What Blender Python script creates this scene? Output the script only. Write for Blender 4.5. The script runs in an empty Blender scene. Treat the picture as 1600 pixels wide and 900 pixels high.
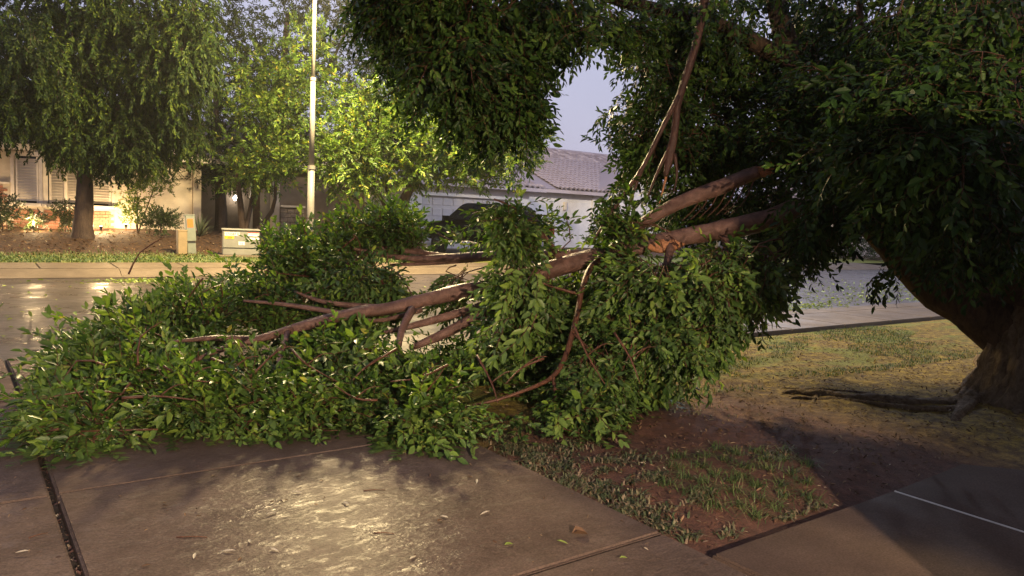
import bpy, bmesh, math, random
import numpy as np
from mathutils import Vector, Matrix
C = bpy.context.scene.collection
S = bpy.context.scene
random.seed(7); RNG = np.random.default_rng(11)
rad = math.radians

# ------------------------------------------------------------------ camera
# world axes: X runs along the street, Y from the camera's house towards the street
H, FPX = 1.55, 1186.0
PITCH, ROLL, YAW = math.atan(110/FPX), rad(2.5), rad(36.5)
cy_, sy_ = math.cos(YAW), math.sin(YAW)
def to_w(d):                                   # camera-azimuth frame -> world
    return np.array([cy_*d[0]+sy_*d[1], -sy_*d[0]+cy_*d[1], d[2]])
def ray(px, py):
    x, y = px-800.0, 450.0-py
    c, s = math.cos(ROLL), math.sin(ROLL); x, y = x*c-y*s, x*s+y*c
    c, s = math.cos(PITCH), math.sin(PITCH)
    return to_w((x, FPX*c+y*s, -FPX*s+y*c))
ORI = np.array([0, 0, H])
def PD(px, py, D):                             # point at horizontal distance D
    d = ray(px, py); return ORI+d*(D/math.hypot(d[0], d[1]))
def PG(px, py, z=0.0):                         # point at height z
    d = ray(px, py); return ORI+d*((z-H)/d[2])
def PV(px, py, v):                             # point on the plane Y = v
    d = ray(px, py); return ORI+d*(v/d[1])
def proj(P):                                   # world points -> picture position and horizontal distance
    P = np.asarray(P, float)-ORI; x = cy_*P[..., 0]-sy_*P[..., 1]; y = sy_*P[..., 0]+cy_*P[..., 1]; z = P[..., 2]
    c, s = math.cos(PITCH), math.sin(PITCH); d, h = y*c-z*s, y*s+z*c; px, py = FPX*x/d, FPX*h/d
    c, s = math.cos(ROLL), math.sin(ROLL); return 800+px*c+py*s, 450-(-px*s+py*c), np.hypot(x, y)
RIGHT = to_w((1, 0, 0)); FWD = to_w((0, 1, 0))

cam = bpy.data.objects.new('camera', bpy.data.cameras.new('camera')); C.objects.link(cam); S.camera = cam
cam.data.sensor_width = 36; cam.data.lens = 36*FPX/1600
cam.data.clip_start = 0.05; cam.data.clip_end = 3000
c, s = math.cos(PITCH), math.sin(PITCH)
f_ = np.array([0, c, -s]); u_ = np.array([0, s, c]); r_ = np.array([1.0, 0, 0])
c, s = math.cos(ROLL), math.sin(ROLL)
rr, uu = r_*c+u_*s, -r_*s+u_*c
rr, uu, ff = to_w(rr), to_w(uu), to_w(f_)
cam.matrix_world = Matrix(((rr[0], uu[0], -ff[0], 0), (rr[1], uu[1], -ff[1], 0), (rr[2], uu[2], -ff[2], H), (0, 0, 0, 1)))

# ------------------------------------------------------------------ sky, dusk sun, exposure
W = bpy.data.worlds.new('World'); S.world = W; W.use_nodes = True
nt = W.node_tree; nt.nodes.clear()
out = nt.nodes.new('ShaderNodeOutputWorld'); add = nt.nodes.new('ShaderNodeAddShader')
b1 = nt.nodes.new('ShaderNodeBackground'); b2 = nt.nodes.new('ShaderNodeBackground')
sky = nt.nodes.new('ShaderNodeTexSky'); sky.sky_type = 'NISHITA'; sky.sun_disc = False
sky.sun_elevation = rad(1.0); sky.sun_rotation = rad(200)
nt.links.new(sky.outputs[0], b1.inputs[0]); b1.inputs[1].default_value = 0.05
b2.inputs[0].default_value = (0.38, 0.37, 0.555, 1); b2.inputs[1].default_value = 1.0     # even storm cloud
tcw = nt.nodes.new('ShaderNodeTexCoord'); nzw = nt.nodes.new('ShaderNodeTexNoise'); nzw.inputs['Scale'].default_value = 2.2; nzw.inputs['Detail'].default_value = 5
rw = nt.nodes.new('ShaderNodeValToRGB'); rw.color_ramp.elements[0].position = .3; rw.color_ramp.elements[0].color = (.30, .305, .455, 1); rw.color_ramp.elements[1].position = .7; rw.color_ramp.elements[1].color = (.42, .425, .60, 1)
nt.links.new(tcw.outputs['Generated'], nzw.inputs['Vector']); nt.links.new(nzw.outputs['Fac'], rw.inputs[0]); nt.links.new(rw.outputs[0], b2.inputs[0])
nt.links.new(b1.outputs[0], add.inputs[0]); nt.links.new(b2.outputs[0], add.inputs[1]); nt.links.new(add.outputs[0], out.inputs[0])
def light(name, kind, loc, energy, col, **k):
    l = bpy.data.lights.new(name, kind); l.energy = energy; l.color = col
    for a, b in k.items(): setattr(l, a, b)
    o = bpy.data.objects.new(name, l); C.objects.link(o); o.location = loc; return o
sun = light('sun', 'SUN', (0, 0, 30), 0.03, (1, .9, .85), angle=rad(20))
sun.rotation_euler = (rad(80), 0, rad(160))
S.view_settings.view_transform = 'Standard'; S.view_settings.look = 'None'
S.view_settings.exposure = 0.32; S.view_settings.gamma = 1.0
S.cycles.use_denoising = True; S.cycles.max_bounces = 6; S.cycles.volume_bounces = 0
S.cycles.sample_clamp_indirect = 3.0
S.cycles.caustics_reflective = False; S.cycles.caustics_refractive = False

# ------------------------------------------------------------------ materials
def srgb(r, g, b):
    f = lambda x: ((x/255+.055)/1.055)**2.4 if x > 10 else x/255/12.92
    return (f(r), f(g), f(b), 1)
def newmat(name):
    m = bpy.data.materials.new(name); m.use_nodes = True; t = m.node_tree
    return m, t, t.nodes['Principled BSDF']
def N(t, kind, **k):
    n = t.nodes.new(kind)
    for a, b in k.items():
        if a in n.inputs: n.inputs[a].default_value = b
        else: setattr(n, a, b)
    return n
def coords(t, kind='obj', scale=(1, 1, 1)):
    if kind == 'world': n = t.nodes.new('ShaderNodeNewGeometry'); o = n.outputs['Position']
    else: n = t.nodes.new('ShaderNodeTexCoord'); o = n.outputs['Object']
    if scale != (1, 1, 1):
        mp = t.nodes.new('ShaderNodeMapping'); mp.inputs['Scale'].default_value = scale
        t.links.new(o, mp.inputs[0]); o = mp.outputs[0]
    return o
def ramp(t, src, stops):
    r = t.nodes.new('ShaderNodeValToRGB'); t.links.new(src, r.inputs[0]); e = r.color_ramp.elements
    while len(e) < len(stops): e.new(.5)
    for k, (p, c) in enumerate(stops): e[k].position = p; e[k].color = c if len(c) == 4 else (*c, 1)
    return r.outputs[0]
def noise(t, co, scale, detail=5, rough=.6, dist=0):
    n = N(t, 'ShaderNodeTexNoise', Scale=scale, Detail=detail, Roughness=rough, Distortion=dist)
    t.links.new(co, n.inputs['Vector']); return n.outputs['Fac']
def mixc(t, fac, a, b, mode='MIX'):
    m = t.nodes.new('ShaderNodeMix'); m.data_type = 'RGBA'; m.blend_type = mode
    for v, k in ((fac, 0), (a, 6), (b, 7)):
        if hasattr(v, 'is_linked') or hasattr(v, 'links'): t.links.new(v, m.inputs[k])
        else: m.inputs[k].default_value = v if k == 0 or len(v) == 4 else (*v, 1)
    return m.outputs[2]
def bump(t, bs, src, strength=.3, dist=.02):
    b = N(t, 'ShaderNodeBump', Strength=strength, Distance=dist); t.links.new(src, b.inputs['Height'])
    t.links.new(b.outputs[0], bs.inputs['Normal']); return b
def simple(name, col, rough=.6, metal=0, var=.25, scale=6, bmp=.1, kind='obj', emit=None, spec=.5):
    m, t, b = newmat(name); co = coords(t, kind)
    nz = noise(t, co, scale); c1 = tuple(x*(1-var) for x in col[:3]); c2 = tuple(min(1, x*(1+var)) for x in col[:3])
    t.links.new(ramp(t, nz, ((.3, c1), (.7, c2))), b.inputs['Base Color'])
    b.inputs['Roughness'].default_value = rough; b.inputs['Metallic'].default_value = metal
    b.inputs['Specular IOR Level'].default_value = spec
    if bmp: bump(t, b, noise(t, co, scale*8), bmp, .01)
    if emit: b.inputs['Emission Color'].default_value = (*emit[:3], 1); b.inputs['Emission Strength'].default_value = emit[3]
    return m
def leafmat(name, stops, rough=.38, trans=.25, tcol=None, spec=.5, under=None, clump=0):
    m, t, b = newmat(name); g = t.nodes.new('ShaderNodeNewGeometry')
    col = ramp(t, g.outputs['Random Per Island'], stops)
    if clump: col = mixc(t, 1.0, col, ramp(t, noise(t, coords(t, 'world'), clump, 3, .6), ((.36, (.45, .5, .5)), (.5, (.95, .95, .9)), (.66, (1.75, 1.6, 1.3)))), 'MULTIPLY')   # lighter and darker clumps by noise
    if under: col = mixc(t, g.outputs['Backfacing'], col, mixc(t, .3, col, under))
    t.links.new(col, b.inputs['Base Color']); b.inputs['Roughness'].default_value = rough
    b.inputs['Specular IOR Level'].default_value = spec
    tr = t.nodes.new('ShaderNodeBsdfTranslucent')
    t.links.new(mixc(t, 1.0, col, tcol or (1.5, 1.5, .5), 'MULTIPLY'), tr.inputs[0])
    mx = t.nodes.new('ShaderNodeMixShader'); mx.inputs[0].default_value = trans
    t.links.new(b.outputs[0], mx.inputs[1]); t.links.new(tr.outputs[0], mx.inputs[2])
    t.links.new(mx.outputs[0], t.nodes['Material Output'].inputs[0]); return m
M = {}
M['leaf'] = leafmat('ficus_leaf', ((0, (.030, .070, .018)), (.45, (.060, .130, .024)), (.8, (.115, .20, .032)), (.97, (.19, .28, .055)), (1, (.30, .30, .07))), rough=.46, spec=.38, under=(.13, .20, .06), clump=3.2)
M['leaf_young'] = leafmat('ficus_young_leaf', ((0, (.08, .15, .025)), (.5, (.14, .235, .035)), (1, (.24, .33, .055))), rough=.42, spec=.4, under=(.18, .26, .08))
M['leaf_shaded'] = leafmat('ficus_shaded_leaf', ((0, (.017, .04, .009)), (.6, (.035, .08, .014)), (1, (.075, .13, .024))), rough=.5, trans=.12, spec=.22, clump=2.0)  # darker copy of the ficus leaf: the crown's shade put into colour
M['leaf_lime'] = leafmat('lime_leaf', ((0, (.035, .08, .012)), (.5, (.085, .16, .018)), (.9, (.15, .22, .026)), (1, (.26, .23, .035))), rough=.5, trans=.35, clump=1.3)
M['leaf_olive'] = leafmat('olive_leaf', ((0, (.008, .02, .004)), (.6, (.019, .041, .007)), (1, (.06, .088, .011))), rough=.6, trans=.25, spec=.2, clump=.9)
M['leaf_shrub'] = leafmat('shrub_leaf', ((0, (.02, .04, .012)), (1, (.06, .09, .025))), rough=.5, trans=.15)
M['leaf_fresh'] = leafmat('stripped_leaf', ((0, (.12, .20, .03)), (1, (.30, .36, .08))), rough=.5, trans=.2)
M['leaf_dry'] = leafmat('dry_leaf', ((0, (.06, .028, .013)), (.6, (.13, .07, .035)), (.9, (.24, .15, .08)), (1, (.5, .42, .3))), rough=.7, trans=.1)
M['pale_scrap'] = leafmat('pale_scrap', ((0, (.45, .38, .28)), (1, (.62, .56, .45))), rough=.5, trans=.1)
M['grass'] = leafmat('grass_blade', ((0, (.04, .075, .02)), (.5, (.085, .14, .035)), (.85, (.15, .19, .06)), (1, (.30, .26, .13))), rough=.6, trans=.2)
M['grass_grey'] = leafmat('dry_weed_blade', ((0, (.05, .075, .03)), (.4, (.11, .13, .06)), (.75, (.20, .17, .10)), (1, (.30, .21, .14))), rough=.6, trans=.2)
def barkmat(name, dark, lite, scale=(30, 30, 4), rough=.65, bs=.6):
    m, t, b = newmat(name); co = coords(t, 'world', scale)
    nz = noise(t, co, .7, 7, .72, .9); n2 = noise(t, coords(t, 'world'), 7, 5, .7)
    col = ramp(t, nz, ((.3, dark), (.7, lite)))
    t.links.new(mixc(t, n2, col, tuple(x*.6 for x in dark), 'MIX'), b.inputs['Base Color'])
    b.inputs['Roughness'].default_value = rough; b.inputs['Specular IOR Level'].default_value = .3; bump(t, b, nz, bs, .05); return m
M['bark'] = barkmat('grey_brown_bark', (.045, .026, .016), (.24, .16, .095), (22, 22, 6), .9, 1.0)
M['bark_red'] = barkmat('reddish_young_bark', (.055, .026, .019), (.20, .105, .08), (14, 14, 14), .42, .35)
M['bough'] = barkmat('wet_lit_bough_bark', (.10, .05, .038), (.46, .265, .205), (14, 14, 14), .42, .5)  # paler copy of the reddish bark: light on the boughs put into colour
M['root'] = barkmat('lamplit_root_bark', (.10, .064, .036), (.50, .38, .24), (26, 26, 10), .9, 1.0)  # street lamp light on roots and trunk put into a paler bark
M['twig'] = barkmat('red_twig_bark', (.075, .032, .018), (.26, .115, .07), (20, 20, 20), .5, .2)
M['wood'] = simple('torn_wood', (.50, .22, .10), .7, var=.45, scale=40, bmp=.5)
M['bark_far'] = barkmat('far_bark', (.05, .03, .02), (.13, .085, .06))
# wet concrete of the drive: sheen broken up by ripples
def wet(name, c1, c2, r1, r2, kind='world', sc=1.0, rip=.25, aniso=(1, 1, 1), ripscale=14, sp=.5, mott=.5, film=False):
    m, t, b = newmat(name); co = coords(t, kind)
    big = noise(t, co, .55*sc, 4, .55); mid = noise(t, co, 3.2*sc, 6, .7); fin = noise(t, co, 90*sc, 3, .7)
    col = ramp(t, big, ((.32, c1), (.68, c2)))
    col = mixc(t, mott, col, ramp(t, mid, ((.3, (.55, .53, .5)), (.7, (1.15, 1.12, 1.1)))), 'MULTIPLY')
    col = mixc(t, .7, col, ramp(t, fin, ((.3, (.5, .5, .5)), (.7, (1.35, 1.35, 1.35)))), 'MULTIPLY')
    t.links.new(col, b.inputs['Base Color'])
    t.links.new(ramp(t, noise(t, co, 1.3*sc, 5, .65), ((.35, (r1,)*3), (.65, (r2,)*3))), b.inputs['Roughness'])
    b.inputs['Specular IOR Level'].default_value = sp
    rp = noise(t, coords(t, kind, aniso), ripscale, 3, .55, .4)
    if film:                                   # thin broken film of water: gloss only where the film stands
        t.links.new(ramp(t, noise(t, coords(t, kind, (.8, 1.6, 1)), 9, 6, .7, .8), ((.53, (.01,)*3), (.70, (.07,)*3))), b.inputs['Specular IOR Level'])
    bb = bump(t, b, rp, rip, .03)
    b2_ = N(t, 'ShaderNodeBump', Strength=.25, Distance=.004); t.links.new(fin, b2_.inputs['Height'])
    t.links.new(b2_.outputs[0], bb.inputs['Normal']); return m
M['concrete'] = wet('wet_concrete', (.11, .080, .068), (.18, .136, .117), .22, .45, mott=.75, rip=.17, aniso=(.7, 1.3, 1), ripscale=27, film=True)
M['walk'] = wet('damp_shaded_walk', (.085, .058, .045), (.13, .092, .073), .6, .8, rip=.08, sp=.12)  # damp concrete, with the walkway's shade put into a darker colour
M['kerb'] = wet('pale_concrete', (.13, .10, .070), (.20, .158, .11), .5, .7, rip=.1, sc=1.4, sp=.2)
M['asphalt'] = wet('wet_asphalt', (.062, .05, .042), (.10, .08, .066), .22, .5, rip=.35, aniso=(.6, 2.2, 1), ripscale=5, sc=1.3, sp=.32)
M['joint'] = simple('joint_dirt', (.035, .025, .018), .9, var=.5, scale=30, kind='world')
def soilmat(name, far=False):
    m, t, b = newmat(name); co = coords(t, 'world')
    n1 = noise(t, co, 1.1, 5, .6); n2 = noise(t, co, 9, 6, .75); n3 = noise(t, co, 70, 4, .75)
    sep = t.nodes.new('ShaderNodeSeparateXYZ'); t.links.new(co, sep.inputs[0])
    red = ramp(t, n2, ((.3, (.06, .026, .016)), (.55, (.13, .056, .035)), (.75, (.23, .11, .07))))
    thatch = ramp(t, n2, ((.36, (.07, .038, .008)), (.5, (.20, .14, .018)), (.66, (.42, .31, .04))))
    if far: thatch = ramp(t, n2, ((.38, (.018, .008, .003)), (.5, (.062, .028, .009)), (.64, (.15, .076, .026))))
    green = ramp(t, n3, ((.3, (.09, .12, .016)), (.7, (.26, .27, .035))))
    if far:
        mr = t.nodes.new('ShaderNodeMapRange'); mr.inputs[1].default_value = 21.6; mr.inputs[2].default_value = 23.4
        mr.inputs[3].default_value = 1; mr.inputs[4].default_value = 0; t.links.new(sep.outputs[1], mr.inputs[0])
        g = mr.outputs[0]; base = thatch
    else:
        ad = t.nodes.new('ShaderNodeMath'); ad.operation = 'MULTIPLY_ADD'; ad.inputs[1].default_value = 1.6
        t.links.new(n1, ad.inputs[0]); t.links.new(sep.outputs[1], ad.inputs[2])
        mr = t.nodes.new('ShaderNodeMapRange'); mr.inputs[1].default_value = 5.0; mr.inputs[2].default_value = 5.8
        t.links.new(ad.outputs[0], mr.inputs[0])
        mx = t.nodes.new('ShaderNodeMapRange'); mx.inputs[1].default_value = 5.6; mx.inputs[2].default_value = 6.6
        t.links.new(sep.outputs[0], mx.inputs[0])
        mm = t.nodes.new('ShaderNodeMath'); mm.operation = 'MAXIMUM'
        t.links.new(mr.outputs[0], mm.inputs[0]); t.links.new(mx.outputs[0], mm.inputs[1])
        base = mixc(t, mm.outputs[0], red, thatch)
        n4 = noise(t, coords(t, 'world', (.7, 1.6, 1)), 1.5, 3, .5)
        gg = ramp(t, n4, ((.46, (0, 0, 0)), (.58, (.9, .9, .9))))
        ml = t.nodes.new('ShaderNodeMath'); ml.operation = 'MULTIPLY'; t.links.new(gg, ml.inputs[0]); t.links.new(mr.outputs[0], ml.inputs[1])
        g = ml.outputs[0]
    col = mixc(t, g, base, green)
    col = mixc(t, .6, col, ramp(t, n3, ((.3, (.5, .5, .5)), (.72, (1.5, 1.45, 1.4)))), 'MULTIPLY')
    t.links.new(col, b.inputs['Base Color']); b.inputs['Roughness'].default_value = .85
    ah = t.nodes.new('ShaderNodeMath'); ah.operation = 'MULTIPLY_ADD'; ah.inputs[1].default_value = .4
    t.links.new(n3, ah.inputs[0]); t.links.new(n2, ah.inputs[2])
    bump(t, b, ah.outputs[0], .9, .035); return m
M['soil'] = soilmat('red_brown_soil'); M['far_soil'] = soilmat('far_thatch_lawn', True)
M['dirt'] = simple('distant_dirt', (.10, .075, .045), .9, kind='world', scale=.6)
M['stucco'] = simple('cream_stucco', (.52, .45, .36), .85, var=.12, scale=3, bmp=.35)
M['stucco_shaded'] = simple('shaded_stucco', (.17, .13, .095), .85, var=.15, scale=3, bmp=.35)  # shade of the porch recess put into a darker stucco colour
M['stucco_white'] = simple('white_stucco', (.74, .72, .72), .85, var=.12, scale=2.5, bmp=.35)
M['trim'] = simple('painted_trim', (.66, .59, .50), .6, var=.1)
M['brick'] = leafmat('red_brick', ((0, (.22, .09, .05)), (.5, (.34, .15, .09)), (1, (.45, .26, .16))), .85, 0)
M['stone'] = simple('rough_stone', (.26, .21, .17), .85, var=.4, scale=5, bmp=.6)
M['slat'] = simple('shutter_slat', (.56, .50, .42), .6, var=.15)
M['dark'] = simple('dark_glass', (.012, .012, .014), .25, var=.2, bmp=0, spec=.15)
M['door'] = simple('dark_wood_door', (.10, .06, .04), .5, var=.3)
M['tile'] = leafmat('grey_mauve_roof_tile', ((0, (.24, .20, .23)), (.6, (.36, .31, .35)), (1, (.46, .40, .44))), .7, 0)
M['garage'] = simple('pale_garage_door', (.50, .48, .50), .55, var=.1, scale=4)
M['truck'] = simple('black_car_paint', (.006, .006, .007), .5, var=.1, bmp=0, spec=.06)
M['rubber'] = simple('tyre_rubber', (.018, .018, .018), .8)
M['rim'] = simple('wheel_rim', (.12, .12, .12), .4, metal=.7)
M['redlens'] = simple('red_lens', (.25, .01, .01), .2, bmp=0)
M['clearlens'] = simple('lamp_lens', (.6, .55, .45), .15, bmp=0)
M['chrome'] = simple('chrome', (.5, .5, .5), .2, metal=1, bmp=0)
M['pole'] = simple('painted_steel_pole', (.17, .16, .135), .5, var=.18, scale=3)
M['box'] = simple('grey_green_cabinet', (.22, .215, .185), .5, var=.12)
M['pedgreen'] = simple('grey_green_pedestal', (.19, .21, .175), .5, var=.12)
M['tan'] = simple('tan_pedestal', (.27, .20, .11), .55, var=.12)
M['white'] = simple('white_label', (.75, .73, .68), .5, var=.05, bmp=0)
M['yellow'] = simple('yellow_label', (.72, .48, .03), .5, var=.05, bmp=0)
M['orange'] = simple('orange_sticker', (.75, .16, .03), .5, var=.08, bmp=0)
M['ink'] = simple('black_print', (.03, .03, .03), .6, var=.1, bmp=0)
M['redink'] = simple('red_print', (.45, .06, .04), .6, var=.1, bmp=0)
M['black'] = simple('black_metal', (.02, .02, .02), .45)
M['glow_warm'] = simple('warm_bulb', (.9, .8, .6), .3, bmp=0, emit=(1, .72, .38, 14))
M['glow_white'] = simple('white_bulb', (.9, .9, .9), .3, bmp=0, emit=(1, .93, .8, 10))
M['glow_street'] = simple('street_lens', (.9, .9, .8), .3, bmp=0, emit=(1, .80, .48, 40))
M['yucca'] = simple('yucca_blade', (.09, .11, .06), .5, var=.3)

# ------------------------------------------------------------------ object helpers
def link(o, parent=None):                     # child meshes are written in world coordinates
    C.objects.link(o)
    if parent is not None:
        o.parent = parent
        if parent.parent is None: o.matrix_parent_inverse = Matrix.Translation(-Vector(parent.location))
    return o
def mesh_obj(name, V, F, mats, parent=None, MI=None, smooth=False, stuff=False):
    me = bpy.data.meshes.new(name)
    V = np.asarray(V, np.float32)
    if isinstance(F, np.ndarray) and F.ndim == 2:
        n, k = F.shape; me.vertices.add(len(V)); me.vertices.foreach_set('co', V.ravel())
        me.loops.add(n*k); me.loops.foreach_set('vertex_index', F.astype(np.int32).ravel())
        me.polygons.add(n); me.polygons.foreach_set('loop_start', np.arange(0, n*k, k, dtype=np.int32))
        me.polygons.foreach_set('loop_total', np.full(n, k, np.int32))
        me.update(calc_edges=True)
    else:
        me.from_pydata(V.tolist(), [], F)
    for m in (mats if isinstance(mats, (list, tuple)) else [mats]): me.materials.append(m)
    if MI is not None: me.polygons.foreach_set('material_index', np.asarray(MI, np.int32))
    if smooth: me.polygons.foreach_set('use_smooth', np.ones(len(me.polygons), bool))
    me.validate(); me.update()
    o = link(bpy.data.objects.new(name, me), parent)
    if stuff: o['kind'] = 'stuff'
    return o
def tag(o, label, cat, group=None):
    o['label'] = label; o['category'] = cat
    if group: o['group'] = group
    return o
def thing(name, label, cat, loc=(0, 0, 0), group=None):
    o = link(bpy.data.objects.new(name, None)); o.location = loc; o.empty_display_size = .2
    return tag(o, label, cat, group)
def struct(o): o['kind'] = 'structure'; return o
class B:                                       # bmesh collector, world or local coordinates
    def __init__(s): s.bm = bmesh.new()
    def box(s, x0, x1, y0, y1, z0, z1, bev=0, mtx=None):
        r = bmesh.ops.create_cube(s.bm, size=1); vs = r['verts']
        for v in vs: v.co = Vector(((x0+x1)/2+v.co.x*(x1-x0), (y0+y1)/2+v.co.y*(y1-y0), (z0+z1)/2+v.co.z*(z1-z0)))
        if bev:
            es = list({e for v in vs for e in v.link_edges})
            r2 = bmesh.ops.bevel(s.bm, geom=es, offset=bev, segments=1, affect='EDGES')
            vs = list({v for f in r2['faces'] for v in f.verts} | {v for v in vs if v.is_valid})
        if mtx: bmesh.ops.transform(s.bm, matrix=mtx, verts=vs)
        return s
    def cyl(s, p0, p1, r0, r1=None, seg=14):
        p0, p1 = Vector(p0), Vector(p1); d = p1-p0; r1 = r0 if r1 is None else r1
        mt = Matrix.Translation((p0+p1)/2) @ d.to_track_quat('Z', 'Y').to_matrix().to_4x4()
        bmesh.ops.create_cone(s.bm, cap_ends=True, segments=seg, radius1=r0, radius2=r1, depth=d.length, matrix=mt); return s
    def sphere(s, c, r, sc=(1, 1, 1), seg=12):
        bmesh.ops.create_uvsphere(s.bm, u_segments=seg, v_segments=max(6, seg//2), radius=r, matrix=Matrix.Translation(c) @ Matrix.Diagonal((*sc, 1))); return s
    def poly(s, pts): s.bm.faces.new([s.bm.verts.new(p) for p in pts]); return s
    def prism(s, pts, ax, d):                  # polygon pushed along a vector
        a = [s.bm.verts.new(p) for p in pts]; b = [s.bm.verts.new(Vector(p)+Vector(ax)*d) for p in pts]; n = len(pts)
        s.bm.faces.new(a[::-1]); s.bm.faces.new(b)
        for i in range(n): s.bm.faces.new((a[i], a[(i+1) % n], b[(i+1) % n], b[i]))
        return s
    def obj(s, name, mat, parent=None, smooth=False):
        bmesh.ops.recalc_face_normals(s.bm, faces=s.bm.faces)
        me = bpy.data.meshes.new(name); s.bm.to_mesh(me); s.bm.free(); me.materials.append(mat)
        if smooth:
            me.polygons.foreach_set('use_smooth', np.ones(len(me.polygons), bool))
        return link(bpy.data.objects.new(name, me), parent)

def tube(pts, radii, seg=10, rough=.06, sub=3, rng=RNG, cap=True, lump=2.2):
    pts = np.asarray(pts, float); radii = np.asarray(radii, float)
    n = len(pts); t = np.linspace(0, n-1, (n-1)*sub+1); i = np.clip(t.astype(int), 0, n-2); fr = (t-i)[:, None]
    p0, p1, p2, p3 = pts[np.clip(i-1, 0, n-1)], pts[i], pts[i+1], pts[np.clip(i+2, 0, n-1)]
    P = .5*((2*p1)+(p2-p0)*fr+(2*p0-5*p1+4*p2-p3)*fr**2+(3*p1-p0-3*p2+p3)*fr**3)
    R = radii[i]*(1-fr[:, 0])+radii[i+1]*fr[:, 0]
    T = np.gradient(P, axis=0); T /= np.linalg.norm(T, axis=1)[:, None]+1e-9
    ref = np.array([0, 0, 1.0]) if abs(T[0][2]) < .8 else np.array([1.0, 0, 0])
    A = np.cross(T, ref); A /= np.linalg.norm(A, axis=1)[:, None]+1e-9; Bv = np.cross(T, A)
    th = np.linspace(0, 2*np.pi, seg, endpoint=False); ph = rng.uniform(0, 6.28, 3)
    k = 1+rough*(np.sin(th[None]*2+ph[0]+t[:, None]*.7)+.7*np.sin(th[None]*3+ph[1]-t[:, None]*lump*.5)+.8*rng.normal(size=(len(t), seg))*.6)
    V = P[:, None]+(A[:, None]*np.cos(th)[None, :, None]+Bv[:, None]*np.sin(th)[None, :, None])*(R[:, None]*k)[:, :, None]
    m = len(t); V = V.reshape(-1, 3); F = []
    a = np.arange(m-1)[:, None]*seg+np.arange(seg)[None]; b = np.arange(m-1)[:, None]*seg+(np.arange(seg)[None]+1) % seg
    F = np.stack([a, b, b+seg, a+seg], -1).reshape(-1, 4)
    if cap:
        V = np.vstack([V, P[:1], P[-1:]]); c0, c1 = len(V)-2, len(V)-1; q = np.arange(seg); q2 = (q+1) % seg
        F = np.vstack([F, np.stack([q2, q, np.full(seg, c0), np.full(seg, c0)], -1), np.stack([(m-1)*seg+q, (m-1)*seg+q2, np.full(seg, c1), np.full(seg, c1)], -1)])
    return V, F
def tube_obj(name, pts, radii, mat, parent=None, seg=10, **k):
    V, F = tube(pts, radii, seg, **k)
    FL = [list(dict.fromkeys(f)) for f in F.tolist()]
    return mesh_obj(name, V, FL, mat, parent, smooth=True)
class Acc:                                     # many small quads joined into one mesh
    def __init__(s): s.V, s.F, s.M, s.n = [], [], [], 0
    def add(s, V, F, mi=0):
        s.V.append(V); s.F.append(F+s.n); s.M.append(np.full(len(F), mi) if np.isscalar(mi) else mi); s.n += len(V)
    def obj(s, name, mats, parent=None, stuff=True):
        return mesh_obj(name, np.vstack(s.V), np.vstack(s.F), mats, parent, np.concatenate(s.M), stuff=stuff)

# ------------------------------------------------------------------ leaves and sprigs
LEAFQ = np.array([[0, 1, 2, 3], [0, 3, 4, 5]])
def leaf_verts(L, w, fold=.25, curl=.12):
    return np.array([[0, 0, 0], [.32*L, w/2, fold*w*.5], [.70*L, w*.42, fold*w*.4-curl*L*.4], [L, 0, -curl*L], [.70*L, -w*.42, fold*w*.4-curl*L*.4], [.32*L, -w/2, fold*w*.5]])
def frame(d, up):
    d = d/np.linalg.norm(d); y = np.cross(up, d); n = np.linalg.norm(y)
    y = y/n if n > 1e-6 else np.array([0, 1.0, 0]); return np.stack([d, y, np.cross(d, y)], 1)
def sprig(rng, L=.30, nl=12, leaf=.085, w=.036, ang=52, droop=.25, hang=0):
    V, F, MI, mats, n = [], [], [], [], 0
    tt = np.linspace(0, 1, 5); bend = rng.normal(0, .06, 2)
    stem = np.stack([tt*L, bend[0]*np.sin(tt*3), bend[1]*np.sin(tt*2.5)-droop*L*tt**2*.5], 1)
    for k in range(4):                         # three-sided twig
        a, b = stem[k], stem[k+1]; r0, r1 = .004*(1-k/6), .004*(1-(k+1)/6); vs = []
        for (p, r) in ((a, r0), (b, r1)):
            for q in range(3): vs.append(p+r*np.array([0, math.cos(q*2.094), math.sin(q*2.094)]))
        V += vs; F += [[n+q, n+(q+1) % 3, n+3+(q+1) % 3, n+3+q] for q in range(3)]; MI += [1]*3; n += 6
    for k in range(nl):
        t = .12+.88*(k+rng.uniform(-.3, .3))/max(1, nl-1); t = min(1, max(.05, t))
        p = np.array([np.interp(t, tt, stem[:, q]) for q in range(3)])
        phi = k*2.4+rng.normal(0, .35); a = rad(ang+rng.normal(0, 10))*(1-.55*t**3)
        d = np.array([math.cos(a), math.sin(a)*math.cos(phi), math.sin(a)*math.sin(phi)*.75-hang])
        Rm = frame(d, np.array([.35, 0, 1])+rng.normal(0, .35, 3))
        sc = rng.uniform(.6, 1.25)*(1-.2*t); lv = leaf_verts(leaf*sc, w*sc, rng.uniform(.1, .5), rng.uniform(0, .3))
        V += list(lv @ Rm.T+p); F += (LEAFQ+n).tolist(); MI += [0, 0]; n += 6
        mats.append((Rm, p, sc))
    return np.array(V), np.array(F), np.array(MI), mats
def variants(seed, n=8, **k):
    r = np.random.default_rng(seed); return [sprig(r, **k) for _ in range(n)]
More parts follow.
